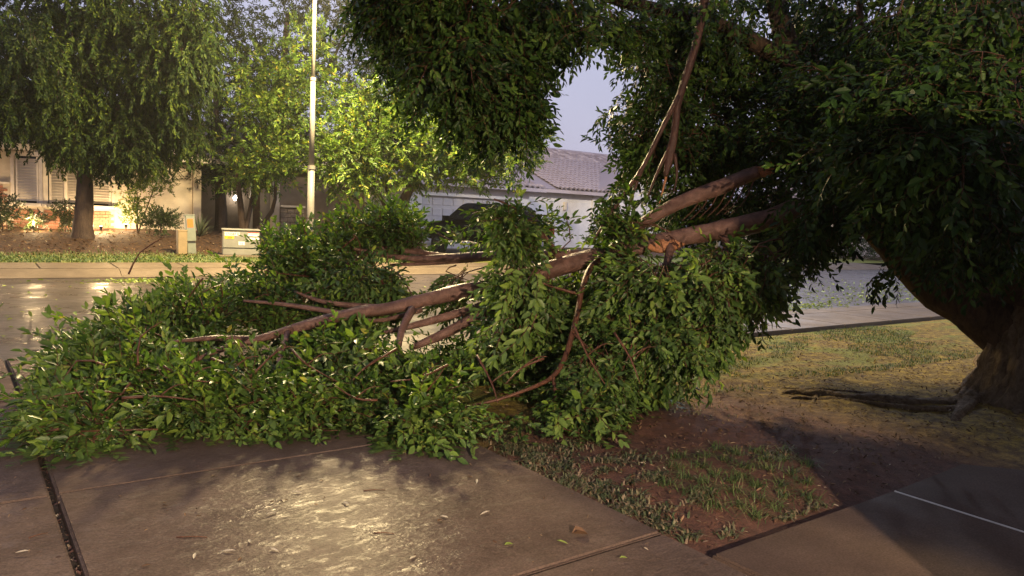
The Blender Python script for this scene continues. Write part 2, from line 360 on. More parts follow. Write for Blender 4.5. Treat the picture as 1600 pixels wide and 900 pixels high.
def branchlet(rng, base, L=.5, ns=7, ang=48, droop=.2, sc=.85):
    V, F, MI, mats, n = [], [], [], [], 0
    tt = np.linspace(0, 1, 4); b = rng.normal(0, .05, 2)
    st = np.stack([tt*L, b[0]*np.sin(tt*3), b[1]*np.sin(tt*2)-droop*L*tt**2*.6], 1)
    for k in range(3):
        r0, r1 = .0055*(1-k/5), .0055*(1-(k+1)/5); vs = [p+r*np.array([0, math.cos(q*2.094), math.sin(q*2.094)]) for p, r in ((st[k], r0), (st[k+1], r1)) for q in range(3)]
        V.append(np.array(vs)); F.append(np.array([[q, (q+1) % 3, 3+(q+1) % 3, 3+q] for q in range(3)])+n); MI.append(np.ones(3, int)); n += 6
    for k in range(ns):
        t = .25+.75*k/(ns-1); p = np.array([np.interp(t, tt, st[:, q]) for q in range(3)])
        a = rad(ang+rng.normal(0, 12))*(1 if k % 2 else -1)*(0 if k == ns-1 else 1)
        d = np.array([math.cos(a), math.sin(a), rng.normal(0, .25)-droop*.6*t]); Rm = frame(d, np.array([0, 0, 1.0])+rng.normal(0, .3, 3))
        v = base[rng.integers(len(base))]; q = sc*rng.uniform(.75, 1.1)*(1.1-.25*t)
        V.append(v[0] @ Rm.T*q+p); F.append(v[1]+n); MI.append(v[2]); n += len(v[0])
        mats += [(Rm @ m[0], Rm @ m[1]*q+p, m[2]*q) for m in v[3]]
    return np.vstack(V), np.vstack(F), np.concatenate(MI), mats
def branchlets(seed, base, n=8, **k):
    r = np.random.default_rng(seed); return [branchlet(r, base, **k) for _ in range(n)]
def orient(D, up, rng):
    D = D/(np.linalg.norm(D, axis=1)[:, None]+1e-9); U = up+rng.normal(0, .35, D.shape)
    Y = np.cross(U, D); Y /= np.linalg.norm(Y, axis=1)[:, None]+1e-9; return np.stack([D, Y, np.cross(D, Y)], 2)
def scatter(acc, vars_, O, D, Sc, rng, up=(0, 0, 1), mi=0, floor=None):
    R = orient(D, np.array(up, float), rng); idx = rng.integers(0, len(vars_), len(O))
    for k, (V, F, MI, _) in enumerate(vars_):
        m = idx == k; c = int(m.sum())
        if not c: continue
        X = np.einsum('nij,vj->nvi', R[m], V)*Sc[m][:, None, None]+O[m][:, None]
        if floor is not None:
            z = X[:, :, 2]; X[:, :, 2] = np.where(z < floor, floor+.012*np.abs(z-floor)/(1+np.abs(z-floor))+.004, z)
        FF = F[None]+(np.arange(c)*len(V))[:, None, None]
        acc.add(X.reshape(-1, 3), FF.reshape(-1, 4), np.tile(np.where(MI == 0, mi, MI), c))
    return R, idx
def blob(rng, px, py, D, rx, ry, rd, n, dr=(0, .3, .3), jit=.6, rad_w=.6, shell=.45):
    """n sprig origins in an ellipsoid given by picture size at distance D (real metres), with growth directions"""
    k = D/FPX; c = PD(px, py, D); tw = -np.array([c[0], c[1], 0]); tw /= np.linalg.norm(tw)
    g = rng.normal(size=(n, 3)); g /= np.linalg.norm(g, axis=1)[:, None]; g *= (rng.uniform(0, 1, n)**shell)[:, None]
    off = g[:, :1]*RIGHT*rx*k+g[:, 1:2]*np.array([0, 0, 1])*ry*k+g[:, 2:]*tw*rd
    D_ = (RIGHT*dr[0]+np.array([0, 0, 1])*dr[1]+tw*dr[2])+rng.normal(size=(n, 3))*jit+(g[:, :1]*RIGHT+g[:, 1:2]*np.array([0, 0, 1])+g[:, 2:]*tw)*rad_w
    return c+off, D_
def leaf_parts(parent, tmpl_vars, O, D, Sc, rng, mats, count, meshes, floor=None):
    R = orient(D, np.array([0, 0, 1.0]), rng); made = 0
    for i in range(len(O)):
        v = tmpl_vars[i % len(tmpl_vars)]
        for (Rm, p, sc) in v[3]:
            if made >= count: return
            A = R[i] @ Rm*(sc*Sc[i]); q = R[i] @ p*Sc[i]+O[i]
            if floor is not None: q[2] = max(q[2], floor)
            o = bpy.data.objects.new('leaf', meshes[made % len(meshes)])
            C.objects.link(o); o.parent = parent
            mt = Matrix([[*A[0], q[0]], [*A[1], q[1]], [*A[2], q[2]], [0, 0, 0, 1]])
            o.matrix_parent_inverse = Matrix.Translation(-Vector(parent.location)); o.matrix_basis = mt
            made += 1
def leaf_meshes(mat, L=.085, w=.036, n=5):
    r = []
    for k in range(n):
        me = bpy.data.meshes.new('leaf'); me.from_pydata(leaf_verts(L, w, .15+.08*k, .05*k).tolist(), [], LEAFQ.tolist()); me.materials.append(mat); r.append(me)
    return r

# ------------------------------------------------------------------ ground
def sstep(a, b, x): t = np.clip((x-a)/(b-a), 0, 1); return t*t*(3-2*t)
def vnoise(u, v, sc, seed):
    r = np.random.default_rng(seed); tab = r.uniform(-1, 1, (64, 64)); x, y = np.asarray(u)*sc, np.asarray(v)*sc
    i, j = np.floor(x).astype(int), np.floor(y).astype(int); fx, fy = x-i, y-j; fx = fx*fx*(3-2*fx); fy = fy*fy*(3-2*fy)
    g = lambda a, b: tab[a % 64, b % 64]
    return (g(i, j)*(1-fx)+g(i+1, j)*fx)*(1-fy)+(g(i, j+1)*(1-fx)+g(i+1, j+1)*fx)*fy
def z_yard(u, v):
    u, v = np.asarray(u, float), np.asarray(v, float)
    e = np.minimum(sstep(2.85, 3.5, u)+(u < 0), 1)*np.maximum(sstep(2.15, 2.8, v), sstep(5.9, 7.4, u))*(1-sstep(6.2, 6.7, v))
    z = -.045+e*(.05+.028*vnoise(u, v, 1.3, 3)+.014*vnoise(u, v, 4, 4)+.006*vnoise(u, v, 14, 5))
    return z+.06*np.exp(-((u-8.2)**2+(v-2.9)**2)/1.3)
def z_far(u, v):
    u, v = np.asarray(u, float), np.asarray(v, float)
    left = np.interp(v, [20, 24, 26.8, 30, 60], [.05, .12, .36, .56, .9]); right = np.interp(v, [20, 26, 35, 60], [.05, .16, .3, .6])
    k = sstep(9, 14.5, u); return left*(1-k)+right*k+.012*vnoise(u, v, 1.5, 8)
def grid(name, us, vs, zf, mat):
    U, Vv = np.meshgrid(us, vs, indexing='ij'); Z = zf(U, Vv); V = np.stack([U, Vv, Z], -1).reshape(-1, 3)
    a, b = len(us), len(vs); i, j = np.meshgrid(np.arange(a-1), np.arange(b-1), indexing='ij'); q = (i*b+j).ravel()
    return mesh_obj(name, V, np.stack([q, q+b, q+b+1, q+1], -1), mat, smooth=True)
struct(grid('ground', np.linspace(-1200, 1200, 13), np.linspace(-1200, 1200, 13), lambda u, v: u*0-.45, M['dirt']))
struct(grid('yard', np.concatenate([np.arange(2.8, 11, .045), np.linspace(11, 70, 60)]), np.arange(-5, 6.79, .06), z_yard, M['soil']))
struct(grid('side_yard', np.linspace(-60, -3.35, 80), np.linspace(-5, 6.79, 30), lambda u, v: u*0-.01, M['soil']))
struct(grid('far_lawn', np.concatenate([np.linspace(-70, -12, 30), np.arange(-11.5, 30, .35), np.linspace(31, 120, 40)]), np.concatenate([np.arange(20.15, 34, .3), np.linspace(35, 120, 20)]), z_far, M['far_soil']))
def z_street(u, v): return -.13+.05*np.sin(np.clip((v-9.3)/(18.2-9.3), 0, 1)*np.pi)+.004*vnoise(u, v, 2, 9)
struct(grid('street', np.concatenate([np.linspace(-90, -8, 40), np.arange(-7.5, 30, .4), np.linspace(31, 150, 50)]), np.linspace(9.2, 18.3, 24), z_street, M['asphalt']))

def slab(name, pts, z0, z1, mat, parent, bev=.012, zf=None):
    b = B(); b.prism([(x, y, z0) for x, y in pts], (0, 0, 1), z1-z0)
    top = [e for e in b.bm.edges if all(abs(v.co.z-z1) < 1e-5 for v in e.verts)]
    bmesh.ops.bevel(b.bm, geom=top, offset=bev, segments=2, affect='EDGES')
    if zf:
        for v in b.bm.verts: v.co.z += zf(v.co.x, v.co.y)
    return b.obj(name, mat, parent)
# near drive: base sheet, then separate cast slabs with open joints
drive = struct(mesh_obj('driveway', [(-3.3, -3.6, -.06), (2.86, -3.6, -.06), (2.86, 6.9, -.06), (-3.3, 6.9, -.06)], [[0, 1, 2, 3]], M['joint']))
for (u0, u1) in ((-3.25, .384), (.416, 2.86)):
    for (v0, v1) in ((-3.6, -1.5), (-1.5, .5), (.5, 2.5), (2.5, 4.5), (4.5, 6.75)):
        slab('concrete_slab', [(u0, v0+.006), (u1, v0+.006), (u1, v1-.006), (u0, v1-.006)], -.12, RNG.uniform(-.004, .004), M['concrete'], drive)
apron = struct(mesh_obj('drive_apron', [(-3.6, 6.76, -.05), (3.3, 6.76, -.05), (3.3, 9.2, -.13), (-3.6, 9.2, -.13)], [[0, 1, 2, 3]], M['joint']))
zap = lambda x, y: -.11*max(0, min(1, (y-7.4)/1.8))
for (u0, u1) in ((-3.3, .385), (.415, 2.95)):
    for (v0, v1) in ((6.77, 8.05), (8.06, 9.22)):
        slab('concrete_slab', [(u0, v0), (u1, v0), (u1, v1), (u0, v1)], -.1, .004, M['concrete'], apron, zf=zap)
walk = struct(mesh_obj('walkway', [(2.88, .4, -.09), (6.2, .4, -.09), (6.2, 2.18, -.09), (2.88, 2.18, -.09)], [[0, 1, 2, 3]], M['joint']))
for pts in ([(2.885, .4), (4.565, .4), (4.565, 2.2), (2.885, 2.2)], [(4.58, .4), (6.9, .4), (6.1, 1.62), (5.55, 2.23), (4.58, 2.2)]):
    slab('concrete_slab', pts, -.1, .002, M['walk'], walk)
B().box(4.567, 4.578, .4, 2.19, -.06, .003).obj('joint_glint', M['white'], walk)  # pale strip painted in for the bright reflection along the joint
pave = struct(mesh_obj('near_pavement', [(2.9, 6.78, -.06), (90, 6.78, -.06), (90, 8.0, -.06), (2.9, 8.0, -.06)], [[0, 1, 2, 3]], M['joint']))
for k in range(24):
    u0 = 3.0+k*1.5; slab('paving_slab', [(u0, 6.8), (u0+1.49, 6.8), (u0+1.49, 8.0), (u0, 8.0)], -.1, .012, M['kerb'], pave)
slab('paving_slab', [(39, 6.8), (90, 6.8), (90, 8.0), (39, 8.0)], -.1, .012, M['kerb'], pave)
def kerb(name, u0, u1, prof, n, L):
    root = struct(mesh_obj(name, [(u0, prof[0][0], -.2), (u1, prof[0][0], -.2), (u1, prof[-1][0], -.2), (u0, prof[-1][0], -.2)], [[0, 1, 2, 3]], M['joint']))
    for k in range(n):
        a = u0+k*L; b = B(); b.prism([(a+.006, y, z) for y, z in prof]+[(a+.006, prof[-1][0], -.19), (a+.006, prof[0][0], -.19)], (1, 0, 0), L-.012)
        b.obj('kerb_stone', M['kerb'], root)
    return root
kerb('near_kerb', 3.35, 90.35, [(8.01, .012), (8.18, .014), (8.30, -.09), (8.62, -.115), (9.19, -.122)], 29, 3.0)
kerb('side_kerb', -93.6, -3.6, [(6.77, .012), (8.18, .014), (8.30, -.09), (8.62, -.115), (9.19, -.122)], 30, 3.0)
kerb('far_kerb', -60, 120, [(18.31, -.115), (18.62, -.105), (18.78, -.02), (18.95, .02), (19.0, .024)], 60, 3.0)
fpv = struct(mesh_obj('far_pavement', [(-60, 19.01, -.1), (120, 19.01, -.1), (120, 20.2, -.1), (-60, 20.2, -.1)], [[0, 1, 2, 3]], M['joint']))
for k in range(36):
    u0 = -18+k*1.5; slab('paving_slab', [(u0, 19.01), (u0+1.485, 19.01), (u0+1.485, 20.25), (u0, 20.25)], -.1, .03, M['kerb'], fpv, zf=lambda x, y: .035*(y-19)/1.2)
# drive of the white house
fdr = struct(mesh_obj('far_driveway', [(14.6, 19.9, .0), (20.2, 19.9, .0), (20.2, 26.5, .1), (14.6, 26.5, .1)], [[0, 1, 2, 3]], M['joint']))
for (u0, u1) in ((14.7, 17.35), (17.37, 20.1)):
    for k in range(3):
        v0 = 20.27+k*2.0; slab('concrete_slab', [(u0, v0), (u1, v0), (u1, v0+1.985), (u0, v0+1.985)], -.05, .02, M['kerb'], fdr, zf=lambda x, y: .07+.018*(y-20.2))

# ------------------------------------------------------------------ street lamp
def at_ground(px, D, zf):
    p = PD(px, 400, D); return np.array([p[0], p[1], float(zf(p[0], p[1]))])
LP = np.array([7.69, 19.55, .03])
t = thing('street_lamp', 'tall pale tapered street lamp pole on the far verge', 'street lamp', tuple(LP))
B().cyl(LP+(0, 0, .0), LP+(0, 0, .06), .24, .22, 20).obj('base_plate', M['pole'], t)
b = B(); b.cyl(LP+(0, 0, .05), LP+(0, 0, 2.6), .10, .088, 18); b.obj('lower_shaft', M['pole'], t, True)
b = B(); b.cyl(LP+(0, 0, 2.6), LP+(0, 0, 4.9), .074, .064, 18); b.obj('middle_shaft', M['pole'], t, True)
b = B(); b.cyl(LP+(0, 0, 4.9), LP+(0, 0, 7.6), .053, .043, 18); b.obj('upper_shaft', M['pole'], t, True)
B().cyl(LP+(0, 0, 2.56), LP+(0, 0, 2.66), .103, .103, 18).obj('collar', M['pole'], t); B().cyl(LP+(0, 0, 4.86), LP+(0, 0, 4.94), .077, .077, 18).obj('collar', M['pole'], t)
B().box(LP[0]-.05, LP[0]+.05, LP[1]-.125, LP[1]-.1, .7, 1.25).obj('access_cover', M['pole'], t)
tube_obj('arm', [LP+(0, 0, 7.5), LP+(0, -.5, 7.75), LP+(0, -1.3, 7.85), LP+(0, -2.0, 7.8)], [.045, .04, .035, .035], M['pole'], t, rough=0)
b = B(); b.box(LP[0]-.17, LP[0]+.17, LP[1]-2.6, LP[1]-1.9, 7.74, 7.9, .05); b.obj('lamp_head', M['pole'], t)
b = B(); b.box(LP[0]-.13, LP[0]+.13, LP[1]-2.52, LP[1]-2.0, 7.70, 7.737); b.obj('lamp_lens', M['glow_street'], t)
light('street_light', 'POINT', (LP[0], LP[1]-2.25, 7.5), 13000, (1.0, .76, .38), shadow_soft_size=.6)

# second, cooler lamp further along the same verge, behind the ficus crown
def copy_lamp(L2):
    t2 = thing('street_lamp', 'street lamp further along the road behind the ficus crown', 'street lamp', tuple(L2))
    for ch in list(t.children):
        c_ = ch.copy(); C.objects.link(c_); c_.parent = t2; c_.matrix_parent_inverse = ch.matrix_parent_inverse.copy()
    return t2
L2 = np.array([24.5, 19.55, .03]); copy_lamp(L2)
light('street_light', 'POINT', (L2[0], L2[1]-2.25, 7.5), 1700, (.78, .85, 1.0), shadow_soft_size=.16)

# ------------------------------------------------------------------ the photographer's own house front: lit coach lantern and an added light-blocking wall
t = thing('garage', 'stucco garage front with a lit coach lantern beside the drive', 'garage', (0, -4, 0))
B().box(-4.2, 4.2, -4.3, -4.0, -.05, 3.0).obj('wall', M['stucco'], t)
b = B(); b.prism([(-9, -3.4, 3.0), (-9, -9, 5.6), (-9, -15, 3.0)], (1, 0, 0), 26); b.obj('roof', M['tile'], t)  # unseen roof, built up to block sky light from behind
b = B(); b.box(-.28, -.12, -3.99, -3.96, 2.3, 2.75); b.box(-.22, -.18, -3.96, -3.72, 2.68, 2.72); b.cyl((-.2, -3.7, 2.62), (-.2, -3.7, 2.74), .13, .02, 16); b.obj('lantern', M['black'], t)
hood = []
for k in range(24): a0, a1 = k*math.pi/12, (k+1)*math.pi/12; hood.append([(-.2+.14*math.cos(a0), -3.7+.14*math.sin(a0), 2.488), (-.2+.14*math.cos(a1), -3.7+.14*math.sin(a1), 2.488), (-.2+.10*math.cos(a1), -3.7+.10*math.sin(a1), 2.63), (-.2+.10*math.cos(a0), -3.7+.10*math.sin(a0), 2.63)])
b = B(); [b.poly(h_) for h_ in hood]; b.obj('lamp_shade', M['black'], t)  # hood added to keep lantern light off the upper crown
B().sphere((-.2, -3.7, 2.49), .04).obj('bulb', M['glow_warm'], t)
light('lantern_light', 'POINT', (-.2, -3.7, 2.485), 6400, (1.0, .76, .54), shadow_soft_size=.055)
t = thing('light_block_wall', 'unseen stucco wall added to block lantern light from the right of the yard', 'wall', (6, .3, 0))  # added out of view to cut the lantern's shadow edge on the ground
B().box(2.72, 12, .12, .32, -.1, 2.3).obj('wall', M['stucco'], t)
B().box(2.69, 12.03, .09, .35, 2.3, 2.36).obj('coping', M['kerb'], t)

# ------------------------------------------------------------------ left house with a lit bay window
HV = 30.0                                      # street face of the left house
z0L = .5
def uz(px, py, v=HV): p = PV(px, py, v); return p[0], p[2]
uL, uA, uB, uE = -9.0, uz(300, 330)[0], uz(437, 330)[0], uz(640, 330)[0]
zE = z0L+2.75
lh = thing('brick_and_stucco_house', 'low house with a floodlit shuttered bay window behind the left tree', 'house', (2.5, HV, z0L))
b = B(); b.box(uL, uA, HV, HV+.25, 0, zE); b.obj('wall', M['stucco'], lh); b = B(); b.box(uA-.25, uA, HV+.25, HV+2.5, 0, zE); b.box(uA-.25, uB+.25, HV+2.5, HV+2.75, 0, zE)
b.box(uB, uB+.25, HV+.25, HV+2.5, 0, zE); b.box(uB, uE, HV, HV+.25, 0, zE); b.box(uE-.25, uE, HV+.25, HV+9, 0, zE); b.obj('porch_wall', M['stucco_shaded'], lh)
b = B(); b.box(uA+.02, uA+.30, HV-.1, HV+.18, 0, zE-.05); b.obj('porch_column', M['stucco'], lh)
b = B(); b.box(uB-.32, uB-.04, HV-.1, HV+.18, 0, zE-.05); b.obj('porch_column', M['stucco'], lh)
ud = uz(412, 340, HV+2.5)[0]
d_ = B().box(ud-.5, ud+.5, HV+2.44, HV+2.50, z0L, z0L+2.1).obj('door', M['door'], lh)
b = B(); b.box(ud-.6, ud-.5, HV+2.40, HV+2.5, z0L, z0L+2.2); b.box(ud+.5, ud+.6, HV+2.40, HV+2.5, z0L, z0L+2.2); b.box(ud-.6, ud+.6, HV+2.40, HV+2.5, z0L+2.2, z0L+2.3); b.obj('frame', M['trim'], d_)
# roof: two tiled planes over the eave
b = B(); rise = .36
b.prism([(uL-.5, HV-.55, zE-.02), (uL-.5, HV+5, zE+rise*5.55), (uL-.5, HV+10.5, zE-.02), (uL-.5, HV+10.5, zE-.2), (uL-.5, HV+5, zE+rise*5.55-.2), (uL-.5, HV-.55, zE-.2)], (1, 0, 0), uE-uL+.8); b.obj('roof', M['tile'], lh)
RT = Acc()
def tile_mesh(w=.30, l=.42):                   # one barrel tile, lying along +Y up the slope
    V = []; prof = [(-.5, 0), (-.32, .045), (-.1, .062), (.12, .045), (.3, .0), (.5, -.012)]
    for y in (0, l): V += [(x*w, y, z*1.25+.055*(1-y/l)) for x, z in prof]
    n = len(prof); F = [[k, k+1, n+k+1, n+k] for k in range(n-1)]
    V += [(x*w, .02, z*1.25-.03) for x, z in prof]; F += [[k+1, k, 2*n+k, 2*n+k+1] for k in range(n-1)]
    return np.array(V), np.array(F)
TV, TF = tile_mesh()
def tile_plane(acc, origin, ax, up, nu, nr, keep, parts=None, parent=None, budget=0):
    ax, up = np.array(ax, float), np.array(up, float); ax /= np.linalg.norm(ax); up /= np.linalg.norm(up); nn = np.cross(ax, up)
    Rm = np.stack([ax, up, nn], 1); made = 0
    for r in range(nr):
        for k in range(nu):
            p = np.array(origin)+ax*(k+.5)*.29+up*r*.36
            if not keep(p): continue
            jit = RNG.normal(0, .006, 3)
            if parts is not None and made < budget:
                o = link(bpy.data.objects.new('roof_tile', parts), parent)
                mt = np.eye(4); mt[:3, :3] = Rm; mt[:3, 3] = p+jit; o.matrix_basis = Matrix(mt.tolist()); made += 1
            else: acc.add(TV @ Rm.T+p+jit, TF)
tile_plane(RT, (uL-.5, HV-.6, zE+.0), (1, 0, 0), (0, 1, rise), int((uE-uL+.8)/.29), 15, lambda p: True)
RT.obj('roof_tiles', M['tile'], lh)
b = B(); b.box(uL-.5, uE+.3, HV-.62, HV-.57, zE-.22, zE-.02); b.obj('fascia', M['trim'], lh)
# bay: three faces, each with sill, frame, shutters and a brick base
bxs = [uz(18, 330)[0], uz(68, 330, HV-.75)[0], uz(136, 330, HV-.75)[0], uz(179, 330)[0]]
bys = [HV, HV-.75, HV-.75, HV]
zs = uz(100, 322, HV-.75)[1]; zt = uz(100, 247, HV-.75)[1]
bay = B(); bay.prism([(bxs[0], HV+.02, zt+.12), (bxs[1], HV-.76, zt+.12), (bxs[2], HV-.76, zt+.12), (bxs[3], HV+.02, zt+.12)], (0, 0, 1), zE-zt-.3); bay.obj('bay_header', M['stucco'], lh)
bm_brick = None
def brick_mesh(w, h, d):
    me = bpy.data.meshes.new('brick'); x = B(); x.box(-w/2, w/2, -d/2, d/2, -h/2, h/2, .006); x.bm.to_mesh(me); x.bm.free(); me.materials.append(M['brick']); return me
BM = brick_mesh(.235, .085, .06)
def face_frame(p0, p1):
    p0, p1 = np.array(p0), np.array(p1); tt = (p1-p0); L = np.linalg.norm(tt); tt /= L; nn = np.array([tt[1], -tt[0]])
    mt = Matrix(((tt[0], -nn[0], 0, p0[0]), (tt[1], -nn[1], 0, p0[1]), (0, 0, 1, 0), (0, 0, 0, 1))); return mt, L
def bricks(parent, mt, L, za, zb):
    nr = int((zb-za)/.098)
    for r in range(nr):
        off = .123*(r % 2); k = 0
        while k*.247+off+.235 < L+.01:
            o = link(bpy.data.objects.new('brick', BM), parent)
            o.matrix_basis = mt @ Matrix.Translation((k*.247+off+.12, -.035+RNG.normal(0, .003), za+r*.098+.05)); k += 1
SM = {}
for i in range(3):
    mt, L = face_frame((bxs[i], bys[i]), (bxs[i+1], bys[i+1]))
    fr = B(); fr.box(0, L, .0, .10, z0L-.3, zs, mtx=mt); base = fr.obj('bay_wall', M['stucco'], lh)
    bricks(base, mt, L, z0L-.05, zs-.06)
    B().box(-.05, L+.05, -.16, .06, zs-.05, zs+.06, .01, mtx=mt).obj('window_sill', M['trim'], lh)
    w = B(); w.box(0, L, .06, .10, zs+.06, zt+.12, mtx=mt); win = w.obj('window', M['dark'], lh)
    f = B(); q = .13
    f.box(0, q, -.03, .059, zs+.06, zt, mtx=mt); f.box(L-q, L, -.03, .059, zs+.06, zt, mtx=mt); f.box(0, L, -.035, .058, zt, zt+.14, mtx=mt)
    nsh = 2 if i == 1 else 1; x0 = q+.04; ww = (L-2*x0)/nsh
    if i == 1: f.box(L/2-.035, L/2+.035, -.02, .057, zs+.06, zt, mtx=mt)
    f.obj('frame', M['trim'], win)
    for sh in range(nsh):
        a = x0+sh*ww; lo, hi = a+.06, a+ww-.06
        f = B(); f.box(a, lo, -.0, .05, zs+.07, zt-.02, mtx=mt); f.box(hi, a+ww, 0, .05, zs+.07, zt-.02, mtx=mt); f.obj('shutter', M['trim'], win)
        nsl = 15; hh = (zt-zs-.2)/nsl
        for kk in range(nsl):
            z = zs+.12+kk*hh; key = round(hi-lo, 3)
            if key not in SM:
                x = B(); x.box(-(hi-lo)/2, (hi-lo)/2, -.012, .012, -hh*.5, hh*.5, mtx=Matrix.Rotation(rad(-28), 4, 'X')); me = bpy.data.meshes.new('slat'); x.bm.to_mesh(me); x.bm.free(); me.materials.append(M['slat']); SM[key] = me
            o = link(bpy.data.objects.new('slat', SM[key]), win); o.matrix_basis = mt @ Matrix.Translation(((lo+hi)/2, .02, z+hh/2))
# brick panel of the wall left of the bay, with a capping
mt, L = face_frame((uz(-60, 330)[0], HV), (bxs[0]-.05, HV)); pan = B().box(0, L, -.02, .0, z0L-.3, uz(5, 284)[1], mtx=mt).obj('brick_panel', M['stucco'], lh)
bricks(pan, mt, L, z0L, uz(5, 287)[1]); B().box(-.02, L, -.12, .0, uz(5, 287)[1], uz(5, 287)[1]+.06, mtx=mt).obj('window_sill', M['trim'], lh)
# ledge and stones right of the porch
mt, L = face_frame((uB+.0, HV), (uz(475, 330)[0], HV)); led = B().box(0, L, -.14, 0, uz(450, 324)[1], uz(450, 324)[1]+.08, mtx=mt).obj('ledge', M['trim'], lh)
def stones(parent, mt, L, za, zb, w=.38, h=.17):
    r = 0; z = za
    while z < zb-.06:
        x = 0
        hh = min(h*RNG.uniform(.8, 1.2), zb-z)
        while x < L-.08:
            ww = min(w*RNG.uniform(.6, 1.3), L-x); k = B(); k.box(x+.008, x+ww-.008, -.07-RNG.uniform(0, .03), -.001, z+.008, z+hh-.008, .02, mtx=mt); k.obj('stone', M['stone'], parent); x += ww
        z += hh
stones(led, mt, L, z0L, uz(450, 324)[1])
# porch lamp and garden floodlights
pl = PV(368, 309, HV+2.4)
b = B(); b.sphere(tuple(pl), .10, (1, 1, 1.25)); b.obj('porch_lamp', M['glow_white'], lh)
light('porch_light', 'POINT', (pl[0], HV+2.15, pl[2]), 14, (1, .88, .7), shadow_soft_size=.1)
for k, (px, py, dv, e) in enumerate(((158, 345, 1.7, 210), (52, 338, 1.8, 110), (-4, 338, 1.0, 90), (197, 350, .8, 90))):
    p = PV(px, py, HV-dv); p[2] = float(z_far(p[0], p[1]))
    t = thing('garden_spotlight', ['small garden spotlight below the right side of the bay window', 'small garden spotlight below the left side of the bay window', 'small garden spotlight by the brick panel at the left edge', 'small garden spotlight on the ground beside the lit bush'][k], 'garden light', tuple(p), 'garden spotlights along the left house')
    B().cyl(p, p+(0, 0, .12), .012).obj('spike', M['black'], t); B().cyl(p+(0, 0, .1), p+(0, .06, .19), .035, .055, 12).obj('lamp_shade', M['black'], t)
    B().cyl(p+(0, .064, .196), p+(0, .07, .204), .048, .048, 12).obj('lens', M['glow_warm'], t)
    light('spot_light', 'POINT', tuple(p+(0, .10, .27)), e, (1, .70, .36), shadow_soft_size=.05)

# ------------------------------------------------------------------ white house with the garage wing
GV, z0R = 26.3, .12
gu = lambda px, py=330, v=GV: PV(px, py, v)[0]
gz = lambda px, py, v=GV: PV(px, py, v)[2]
uG0, uG1 = gu(634), gu(826); uD0, uD1 = gu(659), gu(812)
zEv = gz(740, 287); zHd = gz(740, 309)
MVv = 28.6; zMe = gz(880, 298, MVv); uM1 = PV(924, 330, MVv)[0]; uM2 = uM1+6.5
rh = thing('white_stucco_house', 'white stucco house with tiled roof and wide garage door across the street', 'house', (20, 28, z0R))
b = B(); b.box(uG0, uD0, GV, GV+.3, -.1, zEv); b.box(uD1, uG1, GV, GV+.3, -.1, zEv); b.box(uD0, uD1, GV, GV+.3, zHd, zEv)
b.box(uG0, uG0+.25, GV+.3, 34, -.1, zEv); b.box(uG1-.25, uG1, GV+.3, MVv, -.1, zEv); b.obj('garage_wall', M['stucco_white'], rh)
B().box(uG1-.001, uM1, MVv, MVv+.25, -.1, zMe).obj('wall', M['stucco_white'], rh)
b = B(); b.box(uD0-.08, uD1+.08, GV-.06, GV-.002, zHd, zHd+.14); b.box(uD1, uD1+.13, GV-.05, GV-.003, z0R, zHd); b.box(uG0, uG1+.05, GV-.09, GV-.001, zEv-.14, zEv-.0); b.obj('trim', M['stucco_white'], rh)
gd = B().box(uD0, uD1, GV+.10, GV+.14, z0R, zHd).obj('garage_door', M['garage'], rh)
nc, nrw = 10, 5; pw, ph = (uD1-uD0)/nc, (zHd-z0R)/nrw
x = B(); x.box(-pw*.4, pw*.4, -.012, .012, -ph*.36, ph*.36, .01); pme = bpy.data.meshes.new('panel'); x.bm.to_mesh(pme); x.bm.free(); pme.materials.append(M['garage'])
for i in range(nc):
    for j in range(nrw):
        o = link(bpy.data.objects.new('panel', pme), gd); o.location = (uD0+(i+.5)*pw, GV+.092, z0R+(j+.5)*ph)
mt, L = face_frame((uG0-.02, GV), (uD0, GV)); sb = B().box(-.06, L+.03, -.16, 0, gz(645, 346), gz(645, 346)+.08, mtx=mt).obj('ledge', M['trim'], rh)
stones(sb, mt, L, z0R-.05, gz(645, 347), .3, .15)
wl = PV(882, 322, MVv); b = B(); b.box(wl[0]-.09, wl[0]+.09, MVv-.11, MVv-.001, wl[2]-.2, wl[2]+.2, .02); b.obj('wall_lantern', M['trim'], rh)
# roofs: hip over the wing, main slope with single tiles, gable on the right
ttm = bpy.data.meshes.new('roof_tile'); ttm.from_pydata(TV.tolist(), [], TF.tolist()); ttm.materials.append(M['tile'])
RA = Acc(); sl = .33
ev = (GV-.55, zEv-.02)
b = B(); hw = (uG1-uG0)/2+.5; uc = (uG0+uG1)/2
P_ = [(uG0-.5, ev[0], ev[1]), (uG1+.5, ev[0], ev[1]), (uc, ev[0]+hw, ev[1]+sl*hw), (uc, 36, ev[1]+sl*hw), (uG0-.5, 36, ev[1]), (uG1+.5, 36, ev[1])]
b.poly([P_[0], P_[1], P_[2]]); b.poly([P_[1], P_[5], P_[3], P_[2]]); b.poly([P_[0], P_[2], P_[3], P_[4]])
b.box(uG0-.5, uG1+.5, ev[0]-.0, ev[0]+.04, ev[1]-.16, ev[1]-.01); b.box(uG0-.5, uG1+.5, ev[0]+.04, GV-.001, ev[1]-.165, ev[1]-.145); b.obj('garage_roof', M['tile'], rh)
tile_plane(RA, (uG0-.5, ev[0]-.03, ev[1]+.02), (1, 0, 0), (0, 1, sl), int(2*hw/.29), 9, lambda p: abs(p[0]-uc) < hw-(p[1]-ev[0])-.02)
mE = (MVv-.55, zMe+.02); rz = PV(900, 239, 34.5); sm = (rz[2]-mE[1])/(34.5-mE[0])
uR0, uR1 = uc-1, PV(992, 245, 34.5)[0]
